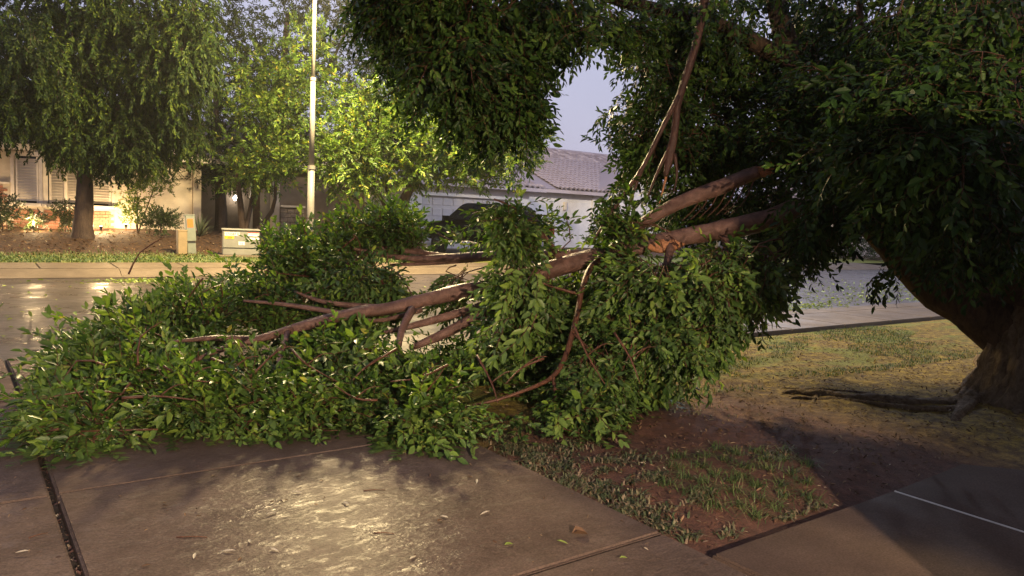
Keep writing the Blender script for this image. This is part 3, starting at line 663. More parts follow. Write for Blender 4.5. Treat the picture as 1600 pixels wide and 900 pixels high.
b = B(); b.poly([(uR0, mE[0], mE[1]), (uM1+.8, mE[0], mE[1]), (uR1, 34.5, rz[2]), (uR0, 34.5, rz[2])]); b.poly([(uR0, 34.5, rz[2]), (uR1, 34.5, rz[2]), (uR1+2, 40, mE[1]), (uR0, 40, mE[1])])
b.box(uG1+.5, uM1+.8, mE[0], mE[0]+.04, mE[1]-.17, mE[1]-.012); b.obj('main_roof', M['tile'], rh)
nrows = int(math.hypot(34.5-mE[0], rz[2]-mE[1])/.36)
hipz = lambda x, y: ev[1]+sl*max(0, min(hw-abs(x-uc), y-ev[0]))
def keep(p):
    edge = uM1+.8+(uR1-uM1-.8)*(p[1]-mE[0])/(34.5-mE[0]); return p[0] < edge and p[2] > hipz(p[0], p[1])-.1
vis0 = PV(815, 250, 31)[0]
tile_plane(RA, (vis0, mE[0]-.03, mE[1]+.03), (1, 0, 0), (0, 1, sm), int((uR1-vis0+1)/.29), nrows, keep, ttm, rh, 300)
nrid = int((uR1-uR0)/.4); x = B(); x.cyl((-.22, 0, 0), (.22, 0, 0), .10, .115, 10); rme = bpy.data.meshes.new('ridge_tile'); x.bm.to_mesh(rme); x.bm.free(); rme.materials.append(M['tile'])
for k in range(nrid):
    o = link(bpy.data.objects.new('ridge_tile', rme), rh); o.location = (uR0+.2+k*.4, 34.5, rz[2]+.02)
RA.obj('roof_tiles', M['tile'], rh)
gx0, gx1 = uM1-.02, uM1+6.2; gcx = (gx0+gx1)/2; gap = zMe+.42*(gx1-gx0)/2
b = B(); b.prism([(gx0, MVv+.25, -.1), (gx1, MVv+.25, -.1), (gx1, MVv+.25, zMe), (gcx, MVv+.25, gap), (gx0, MVv+.25, zMe)], (0, -1, 0), .35); b.obj('gable_wall', M['stucco_white'], rh)
b = B()
for sx in (gx0-.35, gx1+.35):
    zz = zMe-.147; b.prism([(sx, MVv-.5, zz), (gcx, MVv-.5, gap+.02), (gcx, MVv-.5, gap+.2), (sx, MVv-.5, zz+.18)], (0, 1, 0), 6)
b.obj('gable_roof', M['tile'], rh)

# ------------------------------------------------------------------ black truck nose-in on that drive
tu, tv = PD(700, 392, 29.6)[0], GV-3.6
tr = thing('pickup_truck', 'black pickup truck parked nose first at the garage door', 'truck', (tu, tv, .1))
T0 = Matrix.Translation((tu, tv, .1))
# side profile along local y (nose at +2.75), z up; crew cab with low bed cover
prof = [(2.72, .52), (2.78, .78), (2.72, 1.06), (2.55, 1.17), (1.45, 1.24), (-2.70, 1.28), (-2.76, .95), (-2.74, .55)]
def section(bm, prof, w0, taper):
    L, Rr = [], []
    for (y, z) in prof:
        w = w0-taper(y, z); L.append(bm.verts.new((-w, y, z))); Rr.append(bm.verts.new((w, y, z)))
    n = len(prof); bm.faces.new(L); bm.faces.new(Rr[::-1])
    for i in range(n): bm.faces.new((L[i], Rr[i], Rr[(i+1) % n], L[(i+1) % n]))
b = B(); section(b.bm, prof, .98, lambda y, z: .10*max(0, abs(y)-2.4)/.4+.05*max(0, z-1.1)/.15)
bmesh.ops.bevel(b.bm, geom=list(b.bm.edges), offset=.07, segments=3, affect='EDGES'); bmesh.ops.transform(b.bm, matrix=T0, verts=b.bm.verts); body = b.obj('body', M['truck'], tr, True)
cab = [(1.50, 1.18), (.62, 1.82), (.30, 1.90), (-1.55, 1.88), (-1.85, 1.78), (-2.2, 1.2)]
b = B(); section(b.bm, cab, .95, lambda y, z: .26*max(0, z-1.2)/.7)
bmesh.ops.bevel(b.bm, geom=list(b.bm.edges), offset=.05, segments=3, affect='EDGES'); bmesh.ops.transform(b.bm, matrix=T0, verts=b.bm.verts); b.obj('cab', M['truck'], tr, True)
def tb(name, mat, boxes, parent=tr, bev=.01):
    b = B()
    for bx in boxes: b.box(*bx, bev)
    bmesh.ops.transform(b.bm, matrix=T0, verts=b.bm.verts); return b.obj(name, mat, parent)
for sx in (-1, 1):
    for (ya, yb) in ((.55, -.35), (-.45, -1.5)):
        b = B(); w = lambda z: sx*(.955-.26*max(0, z-1.2)/.7)
        b.prism([(w(1.3)+sx*.004, ya+.35*(ya > 0), 1.3), (w(1.3)+sx*.004, yb, 1.3), (w(1.76)+sx*.004, yb, 1.76), (w(1.76)+sx*.004, ya-.1, 1.76)], (sx, 0, 0), .004)
        bmesh.ops.transform(b.bm, matrix=T0, verts=b.bm.verts); b.obj('side_window', M['dark'], tr)
    tb('mirror', M['truck'], [(min(sx*.95, sx*1.2), max(sx*.95, sx*1.2), .95, 1.07, 1.22, 1.42)])
    tb('tail_light', M['redlens'], [(min(sx*.74, sx*.93), max(sx*.74, sx*.93), -2.79, -2.7, .85, 1.2)])
    tb('headlight', M['clearlens'], [(min(sx*.6, sx*.93), max(sx*.6, sx*.93), 2.66, 2.79, .86, 1.02)])
    tb('door_handle', M['chrome'], [(min(sx*.975, sx*1.0), max(sx*.975, sx*1.0), -.3, -.12, 1.08, 1.11)])
    for y in (1.75, -1.75):
        b = B(); b.cyl((sx*.74, y, .38), (sx*1.0, y, .38), .39, .39, 24); bmesh.ops.transform(b.bm, matrix=T0, verts=b.bm.verts); wh = b.obj('wheel', M['rubber'], tr)
        b = B(); b.cyl((sx*.99, y, .38), (sx*1.006, y, .38), .25, .23, 18); bmesh.ops.transform(b.bm, matrix=T0, verts=b.bm.verts); b.obj('rim', M['rim'], wh)
tb('rear_window', M['dark'], [(-.6, .6, -2.13, -2.07, 1.4, 1.72)]); tb('bumper', M['chrome'], [(-.9, .9, -2.88, -2.74, .5, .68)])
tb('number_plate', M['white'], [(-.16, .16, -2.90, -2.885, .55, .67)]); tb('tailgate', M['truck'], [(-.7, .7, -2.785, -2.7, .75, 1.22)])

# ------------------------------------------------------------------ utility cabinets on the verge
def rot(o, x): o.rotation_euler = x
pp = PD(299, 396, 24.0); pp[2] = float(z_far(pp[0], pp[1]))
t = thing('utility_pedestal', 'slim grey green pedestal with orange sticker leaning beside the tan box', 'pedestal', tuple(pp))
lean = Matrix.Translation(pp) @ Matrix.Rotation(rad(-3.5), 4, 'Y')
B().box(-.12, .12, -.1, .1, -.05, .33, .012, lean).obj('base', M['pedgreen'], t)
B().box(-.135, .135, -.115, .115, .345, 1.09, .02, lean).obj('cover', M['pedgreen'], t)
B().box(-.145, .145, -.125, .125, 1.085, 1.12, .012, lean).obj('cap', M['pedgreen'], t)
B().box(-.09, .07, -.124, -.118, .76, 1.0, 0, lean).obj('sticker', M['orange'], t)
B().box(-.1, .11, -.112, -.101, .31, .34, 0, lean).obj('hasp', M['ink'], t)
p = PD(284, 391, 23.8); p[2] = float(z_far(p[0], p[1]))
t = thing('utility_pedestal', 'short tan pedestal just left of the leaning grey green one', 'pedestal', tuple(p))
mt = Matrix.Translation(p)
B().box(-.13, .13, -.1, .1, -.05, .66, .02, mt).obj('cover', M['tan'], t); B().box(-.14, .14, -.11, .11, .64, .68, .012, mt).obj('cap', M['tan'], t)
p = PD(376, 394, 23.4); p[2] = float(z_far(p[0], p[1]))
t = thing('transformer_box', 'grey ground transformer box with white and yellow labels on the verge', 'transformer box', tuple(p))
mt = Matrix.Translation(p) @ Matrix.Rotation(rad(-14), 4, 'Z')
B().box(-.65, .65, -.5, .62, -.12, .05, .015, mt).obj('pad', M['kerb'], t)
B().box(-.50, .50, -.36, .5, .05, .24, .012, mt).obj('base', M['box'], t)
b = B(); b.prism([(-.50, -.38, .252), (.50, -.38, .252), (.50, -.38, .72), (.44, -.38, .75), (-.50, -.38, .75)], (0, 1, 0), .82)
bmesh.ops.bevel(b.bm, geom=list(b.bm.edges), offset=.015, segments=2, affect='EDGES'); bmesh.ops.transform(b.bm, matrix=mt, verts=b.bm.verts); b.obj('cover', M['box'], t)
B().box(-.53, .52, -.41, .47, .752, .79, .015, mt).obj('lid', M['box'], t)
def label_part(name, mat, x0, x1, z0, z1): return B().box(x0, x1, -.386, -.381, z0, z1, 0, mt).obj(name, mat, t)
l1 = label_part('number_label', M['white'], -.45, -.05, .595, .70); l2 = label_part('warning_label', M['yellow'], -.45, -.20, .515, .59)
l3 = label_part('notice_label', M['white'], .17, .47, .66, .685); l4 = label_part('notice_label', M['white'], .17, .47, .60, .65); l5 = label_part('notice_label', M['white'], .17, .47, .50, .565)
l6 = label_part('small_label', M['white'], -.08, .09, .34, .44)
label_part('notice_band', M['redink'], .17, .47, .688, .712); label_part('notice_band', M['ink'], .17, .47, .572, .592)
def text(s, mat, x, z, size, parent):
    cu = bpy.data.curves.new('lettering', 'FONT'); cu.body = s; cu.size = size; cu.extrude = .001
    o = bpy.data.objects.new('lettering', cu); C.objects.link(o); bpy.context.view_layer.update()
    me = bpy.data.meshes.new_from_object(o.evaluated_get(bpy.context.evaluated_depsgraph_get())); bpy.data.objects.remove(o)
    me.transform(mt @ Matrix.Translation((x, -.388, z)) @ Matrix.Rotation(rad(90), 4, 'X')); me.materials.clear(); me.materials.append(mat)
    link(bpy.data.objects.new('lettering', me), parent)
text('174587 R', M['ink'], -.43, .615, .095, l1); text('P 1838', M['ink'], -.44, .53, .07, l2); text('1 2', M['ink'], -.05, .36, .07, l6)

# ------------------------------------------------------------------ trees and shrubs across the street
VB = variants(21, 7, L=.55, nl=16, leaf=.16, w=.06, droop=.2)
VW = variants(22, 7, L=.75, nl=32, leaf=.135, w=.048, ang=50, droop=.6, hang=.3)
VS = variants(23, 6, L=.28, nl=12, leaf=.09, w=.04)
def bgtree(name, label, base, D, tr_r, limbs, blobs, vs, mat, group='trees in the gardens across the street', zf=z_far, lean=(0, 0), jit=.6, dr=(0, .1, .15), sc=(.8, 1.2), bark='bark_far', seed=1):
    rng = np.random.default_rng(seed); p0 = PD(base[0], base[1], D); p0[2] = float(zf(p0[0], p0[1]))
    t = thing(name, label, 'tree', tuple(p0), group)
    for k, lm in enumerate(limbs):
        pts = [p0-(0, 0, .15)] if lm[0] is None else [PD(*lm[0])]
        pts += [PD(*q) for q in lm[1]]; r0, r1 = lm[2]
        rr_ = np.linspace(r0, r1, len(pts))
        if lm[0] is None and k == 0: pts.insert(1, p0+(pts[1]-p0)*.12+(0, 0, .1)); rr_ = np.array([tr_r*1.45, tr_r*1.1, *np.linspace(tr_r, r1, len(pts)-2)])
        tube_obj('trunk' if k == 0 else 'limb', pts, rr_, M[bark], t, 12, rough=.08)
    acc = Acc()
    for bl in blobs:
        O, Dd = blob(rng, *bl[:7], dr=dr, jit=jit); Sc = rng.uniform(*sc, len(O))
        O[:, 2] = np.maximum(O[:, 2], p0[2]+.1)
        scatter(acc, vs, O, Dd, Sc, rng)
    acc.obj('crown', [M[mat], M['bark_far']], t); return t
bgtree('weeping_tree', 'big weeping dark tree with thick trunk in front of the lit bay window', (129, 368), 27, .28,
  [(None, [(131, 330, 27), (133, 270, 27), (138, 180, 27), (150, 60, 27)], (.3, .12)), ((133, 265, 27), [(90, 180, 26.5), (40, 100, 26)], (.17, .05)), ((135, 230, 27), [(200, 150, 26.5), (270, 60, 26)], (.17, .05)), ((138, 180, 27), [(110, 90, 28), (80, 0, 28)], (.13, .04))],
  [(90, 20, 27, 100, 70, 2.2, 420), (220, 30, 26.5, 90, 60, 2.2, 420), (10, 80, 26, 80, 65, 2, 380), (130, 110, 27.5, 120, 80, 2.2, 520), (275, 100, 25.5, 60, 75, 1.8, 420), (200, 160, 27, 100, 60, 2, 480), (50, 150, 26.5, 80, 45, 1.8, 320), (160, 205, 27, 80, 35, 1.6, 320), (300, 50, 25, 35, 70, 1.2, 200), (5, 165, 26, 40, 28, 1, 100), (255, 205, 27, 70, 32, 1.5, 250), (110, 215, 26.4, 40, 20, 1.2, 110), (150, -60, 27, 220, 80, 2, 330), (185, 238, 26.4, 55, 14, 1, 110)],
  VW, 'leaf_olive', dr=(0, -.75, .1), jit=.4, seed=31)
bgtree('tall_hazy_tree', 'tall pale tree rising behind the street lamp pole', (430, 352), 34, .25,
  [(None, [(432, 280, 34), (438, 160, 34), (450, 20, 34)], (.25, .08)), ((434, 220, 34), [(500, 130, 34), (540, 50, 34)], (.12, .04))],
  [(440, 70, 34, 90, 80, 2.5, 330), (540, 60, 34, 90, 80, 2.5, 330), (590, 130, 34, 80, 80, 2.2, 250), (390, 150, 34, 70, 80, 2, 230), (480, 170, 34, 100, 80, 2.4, 330), (520, 0, 34, 90, 50, 2, 200), (640, 90, 34, 70, 80, 2, 200), (440, 235, 33.5, 100, 40, 1.8, 160)],
  VB, 'leaf_olive', seed=32)
bgtree('dark_background_tree', 'dark tree standing between the weeping tree and the lamp pole', (346, 352), 31.5, .2,
  [(None, [(344, 300, 31.5), (340, 220, 31.5), (335, 120, 31.5)], (.2, .07))],
  [(340, 200, 31.5, 60, 70, 1.6, 240), (300, 250, 31.5, 60, 45, 1.5, 200), (355, 262, 31, 50, 35, 1.3, 150), (370, 110, 32, 55, 70, 1.8, 220), (360, 30, 32, 45, 60, 1.6, 150)],
  VB, 'leaf_olive', seed=33)
bgtree('young_lime_tree', 'yellow green multi stemmed tree just left of the street lamp pole', (380, 362), 28, .10,
  [(None, [(376, 320, 28), (372, 270, 28), (385, 200, 28)], (.1, .04)), (None, [(392, 320, 28), (402, 270, 28), (425, 200, 28)], (.1, .03)), (None, [(425, 330, 28), (432, 270, 27.5), (450, 190, 27.5)], (.09, .03))],
  [(410, 215, 27, 60, 60, 1.5, 260), (450, 160, 26.5, 55, 55, 1.4, 220), (450, 255, 26.5, 55, 32, 1.3, 170), (390, 275, 27.5, 45, 22, 1.1, 90), (400, 130, 27.5, 50, 50, 1.4, 170), (475, 90, 26.5, 50, 55, 1.4, 150)],
  VB, 'leaf_lime', seed=34)
bgtree('bright_lime_tree', 'bright lime green spreading tree with leaning trunk right of the lamp pole', (612, 352), 25.5, .17,
  [(None, [(630, 320, 25.5), (648, 285, 25.3), (690, 230, 25)], (.17, .06)), (None, [(600, 318, 25.5), (575, 290, 25.3), (540, 240, 25)], (.11, .04)), (None, [(608, 315, 25.6), (603, 280, 25.6), (610, 200, 25.6)], (.10, .04)), (None, [(590, 335, 25.6), (555, 310, 25.4), (520, 290, 25.2)], (.07, .03)), ((690, 230, 25), [(750, 215, 24.6), (800, 200, 24.4)], (.05, .02))],
  [(540, 240, 24.2, 55, 40, 1.2, 260), (600, 215, 24.2, 70, 45, 1.4, 330), (670, 225, 24.2, 65, 45, 1.4, 320), (735, 240, 24, 60, 38, 1.2, 260), (790, 235, 24, 48, 42, 1.1, 220), (820, 200, 24, 35, 32, .9, 120), (560, 280, 24.2, 60, 20, 1, 130), (650, 270, 24, 70, 18, 1, 140), (740, 278, 24, 60, 12, .9, 80), (570, 165, 24.8, 70, 40, 1.3, 230), (660, 170, 25, 80, 40, 1.3, 230)],
  VB, 'leaf_lime', seed=35)
def shrub(name, label, px, py, D, blobs, mat, vs=VS, n=1, cat='shrub', seed=3, dr=(0, .5, .2), zf=z_far):
    rng = np.random.default_rng(seed); p0 = PD(px, py, D); p0[2] = float(zf(p0[0], p0[1])); t = thing(name, label, cat, tuple(p0)); acc = Acc(); c0 = None
    for k, bl in enumerate(blobs):
        O, Dd = blob(rng, *bl[:7], dr=dr); O[:, 2] = np.maximum(O[:, 2], p0[2]+.03); scatter(acc, vs, O, Dd, rng.uniform(.8, 1.2, len(O)), rng, floor=p0[2])
        q = PD(*bl[:3]); tube_obj('stem', [p0-(0, 0, .05), p0+(q-p0)*.5, q], [.03, .02, .008], M['bark_far'], t, 6)
    acc.obj('foliage', [M[mat], M['bark_far']], t); return t
shrub('round_shrub', 'dark round shrub at the left edge in front of the brick panel', 5, 350, 28.6, [(0, 332, 28.6, 26, 19, .8, 200)], 'leaf_shrub', seed=41)
shrub('low_shrub', 'low dark shrub under the middle of the bay window', 103, 353, 28.4, [(103, 338, 28.4, 22, 16, .5, 130)], 'leaf_shrub', seed=42)
shrub('low_shrub', 'thin straggling shrub under the left side of the bay window', 50, 352, 28.5, [(52, 344, 28.5, 22, 8, .4, 60)], 'leaf_shrub', seed=43)
shrub('floodlit_bush', 'airy bush lit from below against the stucco wall', 215, 352, 28.9, [(215, 300, 28.9, 32, 30, .6, 130), (245, 282, 28.7, 28, 18, .6, 130), (210, 335, 28.9, 18, 16, .4, 60)], 'leaf_lime', seed=44)
shrub('round_hedge', 'clipped dark round bush right of the floodlit bush', 251, 357, 28.0, [(251, 346, 28, 30, 13, .6, 230)], 'leaf_shrub', seed=45)
shrub('dark_hedge', 'dark boxy hedge below the leaning lime tree', 570, 366, 27.5, [(550, 350, 27.5, 26, 18, .7, 200), (585, 350, 27.5, 26, 18, .7, 200)], 'leaf_shrub', seed=46)
def yucca(label, px, py, D, h, seed, n=46):
    rng = np.random.default_rng(seed); p0 = PD(px, py, D); p0[2] = float(z_far(p0[0], p0[1])); t = thing('yucca', label, 'plant', tuple(p0)); V, F = [], []
    for k in range(n):
        a = rng.uniform(0, 6.28); e = rng.uniform(.25, 1.45); d = np.array([math.cos(a)*math.cos(e), math.sin(a)*math.cos(e), math.sin(e)]); L = h*rng.uniform(.7, 1.1); s = np.cross(d, (0, 0, 1)); s = s/np.linalg.norm(s)*.028; q = len(V)
        V += [p0+s, p0-s, p0+d*L*.6-s*.8, p0+d*L*.6+s*.8, p0+d*L+(0, 0, -.12*L)]; F += [[q, q+1, q+2, q+3], [q+3, q+2, q+4]]
    mesh_obj('blades', V, F, M['yucca'], t)
yucca('spiky yucca by the pale porch column', 312, 357, 28.8, .95, 51); yucca('spiky yucca in front of the ledge left of the lamp pole', 449, 360, 27.6, .95, 52)
# closing hedge, house and trees at the far right, glimpsed under the crown
shrub('boundary_hedge', 'grey green hedge closing the view under the crown at the right', 1345, 402, 46, [(1260+k*55, 382, 46, 60, 22, 1.2, 150) for k in range(7)], 'leaf_olive', VB, seed=47, zf=lambda u, v: 0)
p = PD(1420, 385, 56); t = thing('pale_house', 'pale house glimpsed between the branches at the far right', 'house', (p[0], p[1], 0))
b = B(); b.box(p[0]-7, p[0]+7, p[1], p[1]+8, -.2, 3.0); b.obj('wall', M['stucco'], t)
b = B(); b.prism([(p[0]-7.6, p[1]-.6, 2.95), (p[0]-7.6, p[1]+4, 4.6), (p[0]-7.6, p[1]+8.6, 2.95)], (1, 0, 0), 15.2); b.obj('roof', M['tile'], t)
for k in (-4, 0, 4): B().box(p[0]+k-.7, p[0]+k+.7, p[1]-.03, p[1]-.002, 1, 2.2).obj('window', M['dark'], t)

# ------------------------------------------------------------------ the ficus: trunk, roots, boughs and crown
tp = PD(1632, 640, 8.7); tp[2] = 0.02
fic = thing('ficus_tree', 'huge dark ficus with spreading surface roots at the right of the yard', 'tree', (tp[0], tp[1], 0))
def PX(l): return [PD(*q) for q in l]
def trunk_mesh():
    rng = np.random.default_rng(5); hs = np.array([-.1, .0, .08, .18, .32, .5, .75, 1.0, 1.25, 1.5, 1.9, 2.6]); rs = .9*np.array([.98, .88, .76, .67, .60, .56, .53, .54, .62, .64, .55, .44])
    cx = np.array([0, 0, 0, 0, .0, .0, .0, .02, .04, .08, .2, .45]); seg = 120; th = np.linspace(0, 2*np.pi, seg, endpoint=False)
    hh = np.linspace(-.1, 2.6, 46); R = np.interp(hh, hs, rs); X = np.interp(hh, hs, cx); V = []
    for h, r, x in zip(hh, R, X):
        butt = .05*np.sin(th*9+.6)+.05*np.sin(th*5+2+h*.6)+.03*np.sin(th*17+h*2)+.014*np.sin(th*33+np.sin(h*4)*1.5); k = r*(1+butt*(1.0 if h < .5 else .55))+.012*rng.normal(size=seg)
        V.append(np.stack([tp[0]+RIGHT[0]*x+np.cos(th)*k, tp[1]+RIGHT[1]*x+np.sin(th)*k, np.full(seg, h)], 1))
    m = len(hh); V = np.vstack(V); a = np.arange(m-1)[:, None]*seg+np.arange(seg)[None]; b = np.arange(m-1)[:, None]*seg+(np.arange(seg)[None]+1) % seg
    return V, np.stack([a, b, b+seg, a+seg], -1).reshape(-1, 4)
V, F = trunk_mesh(); mesh_obj('trunk', V, F, M['root'], fic, smooth=True)
BK = M['bark']
tube_obj('limb', PX([(1600, 520, 8.75), (1535, 470, 8.7), (1478, 440, 8.7), (1430, 405, 8.7), (1390, 362, 8.6), (1340, 300, 8.4), (1295, 245, 8.3), (1262, 215, 8.2)]), [.36, .34, .29, .25, .22, .2, .18, .16], BK, fic, 16, rough=.07)
tube_obj('limb', PX([(1590, 460, 8.9), (1535, 415, 9.2), (1503, 370, 9.4), (1492, 300, 9.5), (1470, 180, 9.6), (1440, 40, 9.6)]), [.3, .22, .18, .17, .14, .1], BK, fic, 14)
tube_obj('limb', PX([(1620, 480, 8.7), (1640, 380, 8.7), (1600, 250, 8.6), (1560, 80, 8.6), (1520, -120, 8.6)]), [.5, .42, .33, .26, .2], BK, fic, 16)
tube_obj('limb', PX([(1295, 245, 8.4), (1260, 170, 8.6), (1235, 90, 8.7), (1205, -20, 8.8)]), [.17, .13, .12, .10], BK, fic, 12)
tube_obj('limb', PX([(1235, 95, 8.7), (1120, 40, 8.6), (1000, 10, 8.4), (880, -30, 8), (760, -60, 7.6)]), [.1, .09, .08, .07, .05], BK, fic, 10)
tube_obj('limb', PX([(1346, -20, 7.6), (1343, 20, 7.6), (1347, 62, 7.6), (1342, 120, 7.8)]), [.03, .028, .026, .02], M['bark'], fic, 8)
tube_obj('limb', PX([(880, -40, 7.4), (850, 10, 7.3), (815, 70, 7.2), (795, 115, 7.1)]), [.03, .025, .018, .01], M['twig'], fic, 8)
torn = tube_obj('torn_bough', PX([(1110, -60, 7.7), (1100, 10, 7.7), (1086, 75, 7.65), (1070, 125, 7.6), (1058, 165, 7.55), (1054, 205, 7.5), (1046, 245, 7.5), (1040, 275, 7.45)]), [.05, .046, .042, .04, .038, .034, .042, .02], M['bark_red'], fic, 12, rough=.1)
for k, l in enumerate(([(1044, 235, 7.5), (1025, 275, 7.45), (1008, 318, 7.4)], [(1048, 240, 7.5), (1040, 280, 7.5), (1030, 318, 7.5)], [(1054, 240, 7.5), (1058, 275, 7.5), (1052, 300, 7.5)])):
    tube_obj('splinter', PX(l), [.02, .013, .005], M['wood' if k == 1 else 'bark_red'], torn, 7, rough=.15)
tube_obj('hanging_branch', PX([(1060, 150, 7.5), (1035, 200, 7.4), (1005, 260, 7.3), (970, 310, 7.2), (945, 348, 7.1), (925, 378, 7.0)]), [.024, .024, .02, .018, .014, .008], M['bark_red'], fic, 9)
tube_obj('hanging_branch', PX([(1005, 260, 7.3), (990, 300, 7.25), (975, 345, 7.2)]), [.018, .014, .006], M['bark_red'], fic, 7)
st = tube_obj('broken_stub', PX([(1252, 205, 8.1), (1240, 210, 8.0), (1228, 216, 7.9)]), [.12, .10, .06], M['wood'], fic, 10, rough=.25)
def root(pts, rr_, z=.0):
    P_ = []
    for (px, py, dz) in pts: q = PG(px, py, .03); q[2] = dz-.06 if dz < .1 else dz-.03; P_.append(q)
    Q_, q_ = [P_[0]], [rr_[0]]                  # wander between the given points
    for k in range(1, len(P_)):
        d = P_[k]-P_[k-1]; n_ = np.array([-d[1], d[0], 0]); n_ /= np.linalg.norm(n_)+1e-6
        Q_ += [(P_[k]+P_[k-1])/2+n_*RNG.normal(0, .035)+(0, 0, RNG.uniform(-.012, .012)), P_[k]]; q_ += [(rr_[k]+rr_[k-1])/2*RNG.uniform(.85, 1.15), rr_[k]]
    P_, rr_ = Q_, q_
    V, F = tube(P_, np.array(rr_)*1.05, 14, rough=.16, sub=8, lump=4); zc = np.interp(np.arange(len(V)), [0, len(V)], [P_[0][2], P_[-1][2]])
    V[:, 2] = np.where(V[:, 2] > .0, V[:, 2]*.75+.012, V[:, 2]); mesh_obj('root', V, [list(dict.fromkeys(f)) for f in F.tolist()], M['root'], fic, smooth=True)
root([(1545, 628, .08), (1490, 627, .05), (1420, 626, .045), (1350, 621, .05), (1290, 615, .05), (1245, 609, .035), (1218, 612, .0), (1190, 614, -.06)], [.12, .09, .075, .07, .065, .055, .04, .02])
root([(1490, 622, .02), (1400, 616, .03), (1330, 607, .03), (1260, 606, .03), (1190, 604, .0), (1120, 598, -.04)], [.06, .05, .045, .04, .035, .02])
root([(1420, 627, .03), (1370, 623, .04), (1335, 620, .04), (1310, 626, .03), (1290, 624, -.03)], [.04, .045, .04, .03, .02])
root([(1500, 634, .05), (1430, 636, .06), (1370, 630, .07), (1310, 622, .06), (1250, 618, .05), (1205, 622, -.02)], [.04, .035, .03, .03, .025, .015])
root([(1470, 620, .05), (1400, 621, .075), (1340, 614, .08), (1280, 608, .07), (1225, 602, .04)], [.03, .03, .028, .025, .015])
root([(1285, 612, .05), (1272, 630, .025), (1265, 640, -.02)], [.035, .025, .01])
root([(1535, 590, .30), (1518, 612, .17), (1500, 628, .09), (1485, 636, .04), (1478, 650, -.02)], [.10, .075, .05, .035, .02])
root([(1540, 600, .28), (1522, 622, .14), (1505, 640, .07), (1492, 655, .04), (1500, 668, -.03)], [.09, .07, .05, .032, .018])
root([(1590, 640, .1), (1585, 650, .03), (1578, 660, -.04)], [.05, .035, .02])
VF = variants(5, 10, L=.34, nl=11, leaf=.100, w=.041, droop=.25)
VH = variants(6, 10, L=.36, nl=12, leaf=.104, w=.041, droop=.5, hang=.25)
VFb = branchlets(15, VF, 10, L=.42, ns=6, droop=.2, sc=.9); VHb = branchlets(16, VH, 10, L=.42, ns=6, droop=.45, sc=.9)
LIMBS = [([(1250, 320), (1110, 362), (1015, 381)], 8.2, 34), ([(915, 405), (880, 414)], 7.3, 34), ([(770, 447), (690, 465), (610, 482), (540, 492), (450, 516)], 7.0, 30), ([(455, 514), (335, 550)], 6.6, 18), ([(390, 530), (265, 534)], 6.5, 16), ([(560, 492), (380, 470)], 7.1, 12),
 ([(760, 485), (655, 535)], 6.9, 26), ([(720, 488), (600, 520)], 6.9, 16), ([(925, 412), (905, 470), (885, 550), (858, 595), (740, 634)], 6.8, 38), ([(862, 592), (869, 640), (845, 664)], 5.8, 24), ([(640, 490), (620, 560), (616, 600), (628, 636)], 6.7, 16), ([(450, 516), (437, 580), (440, 610)], 6.7, 14),
 ([(905, 398), (760, 402), (650, 405)], 8.0, 20), ([(1186, 268), (1055, 320)], 8.2, 28)]
OPEN = [(-20, 560, 85), (-20, 625, 52), (25, 540, 52), (65, 500, 40), (105, 478, 30), (-15, 705, 40), (60, 715, 22), (1365, 420, 48), (1310, 470, 50), (1345, 450, 62), (1410, 465, 55), (1455, 480, 40), (1270, 510, 48), (1215, 540, 40), (1160, 580, 40), (1430, 440, 30), (1500, 560, 60), (1340, 405, 20), (1400, 420, 20)]
GAPS = [(655, 428, 42), (690, 420, 30), (750, 422, 26), (600, 505, 26), (650, 505, 24), (690, 500, 22), (730, 470, 20), (640, 470, 22), (900, 330, 18)]
SKY = [(905, 125, 34), (940, 128, 34), (968, 132, 24), (898, 165, 26), (925, 172, 16), (893, 200, 26), (868, 220, 22), (850, 235, 18), (850, 265, 30), (895, 265, 34), (940, 262, 26), (872, 300, 20), (905, 320, 24), (835, 288, 18), (785, 292, 16), (745, 300, 18), (720, 315, 28), (680, 330, 26), (720, 345, 14), (375, 376, 42), (340, 395, 34), (300, 385, 40), (330, 425, 14), (490, 310, 34), (440, 330, 28)]
def clear(O, Dd, reach):
    tip = O+Dd/np.linalg.norm(Dd, axis=1)[:, None]*reach; ok = np.ones(len(O), bool)
    for Q in (O, tip, (O+tip)/2, tip-(0, 0, .22)):
        x, y, d = proj(Q)
        for pl, D, w in LIMBS:
            for (x0, y0), (x1, y1) in zip(pl[:-1], pl[1:]):
                t = np.clip(((x-x0)*(x1-x0)+(y-y0)*(y1-y0))/((x1-x0)**2+(y1-y0)**2), 0, 1)
                ok &= ~((np.hypot(x-x0-t*(x1-x0), y-y0-t*(y1-y0)) < w*.75) & (d < D+.1))
        for gx, gy, gr in OPEN: ok &= np.hypot(x-gx, y-gy) > gr
        for gx, gy, gr in SKY: ok &= np.hypot(x-gx, y-gy) > gr
        for gx, gy, gr in GAPS: ok &= np.hypot(x-gx, y-gy) > gr*.62
    return ok
rng = np.random.default_rng(77); acc = Acc(); Dn = (0, -.7, .25); Dl = (-.5, -.35, .2)
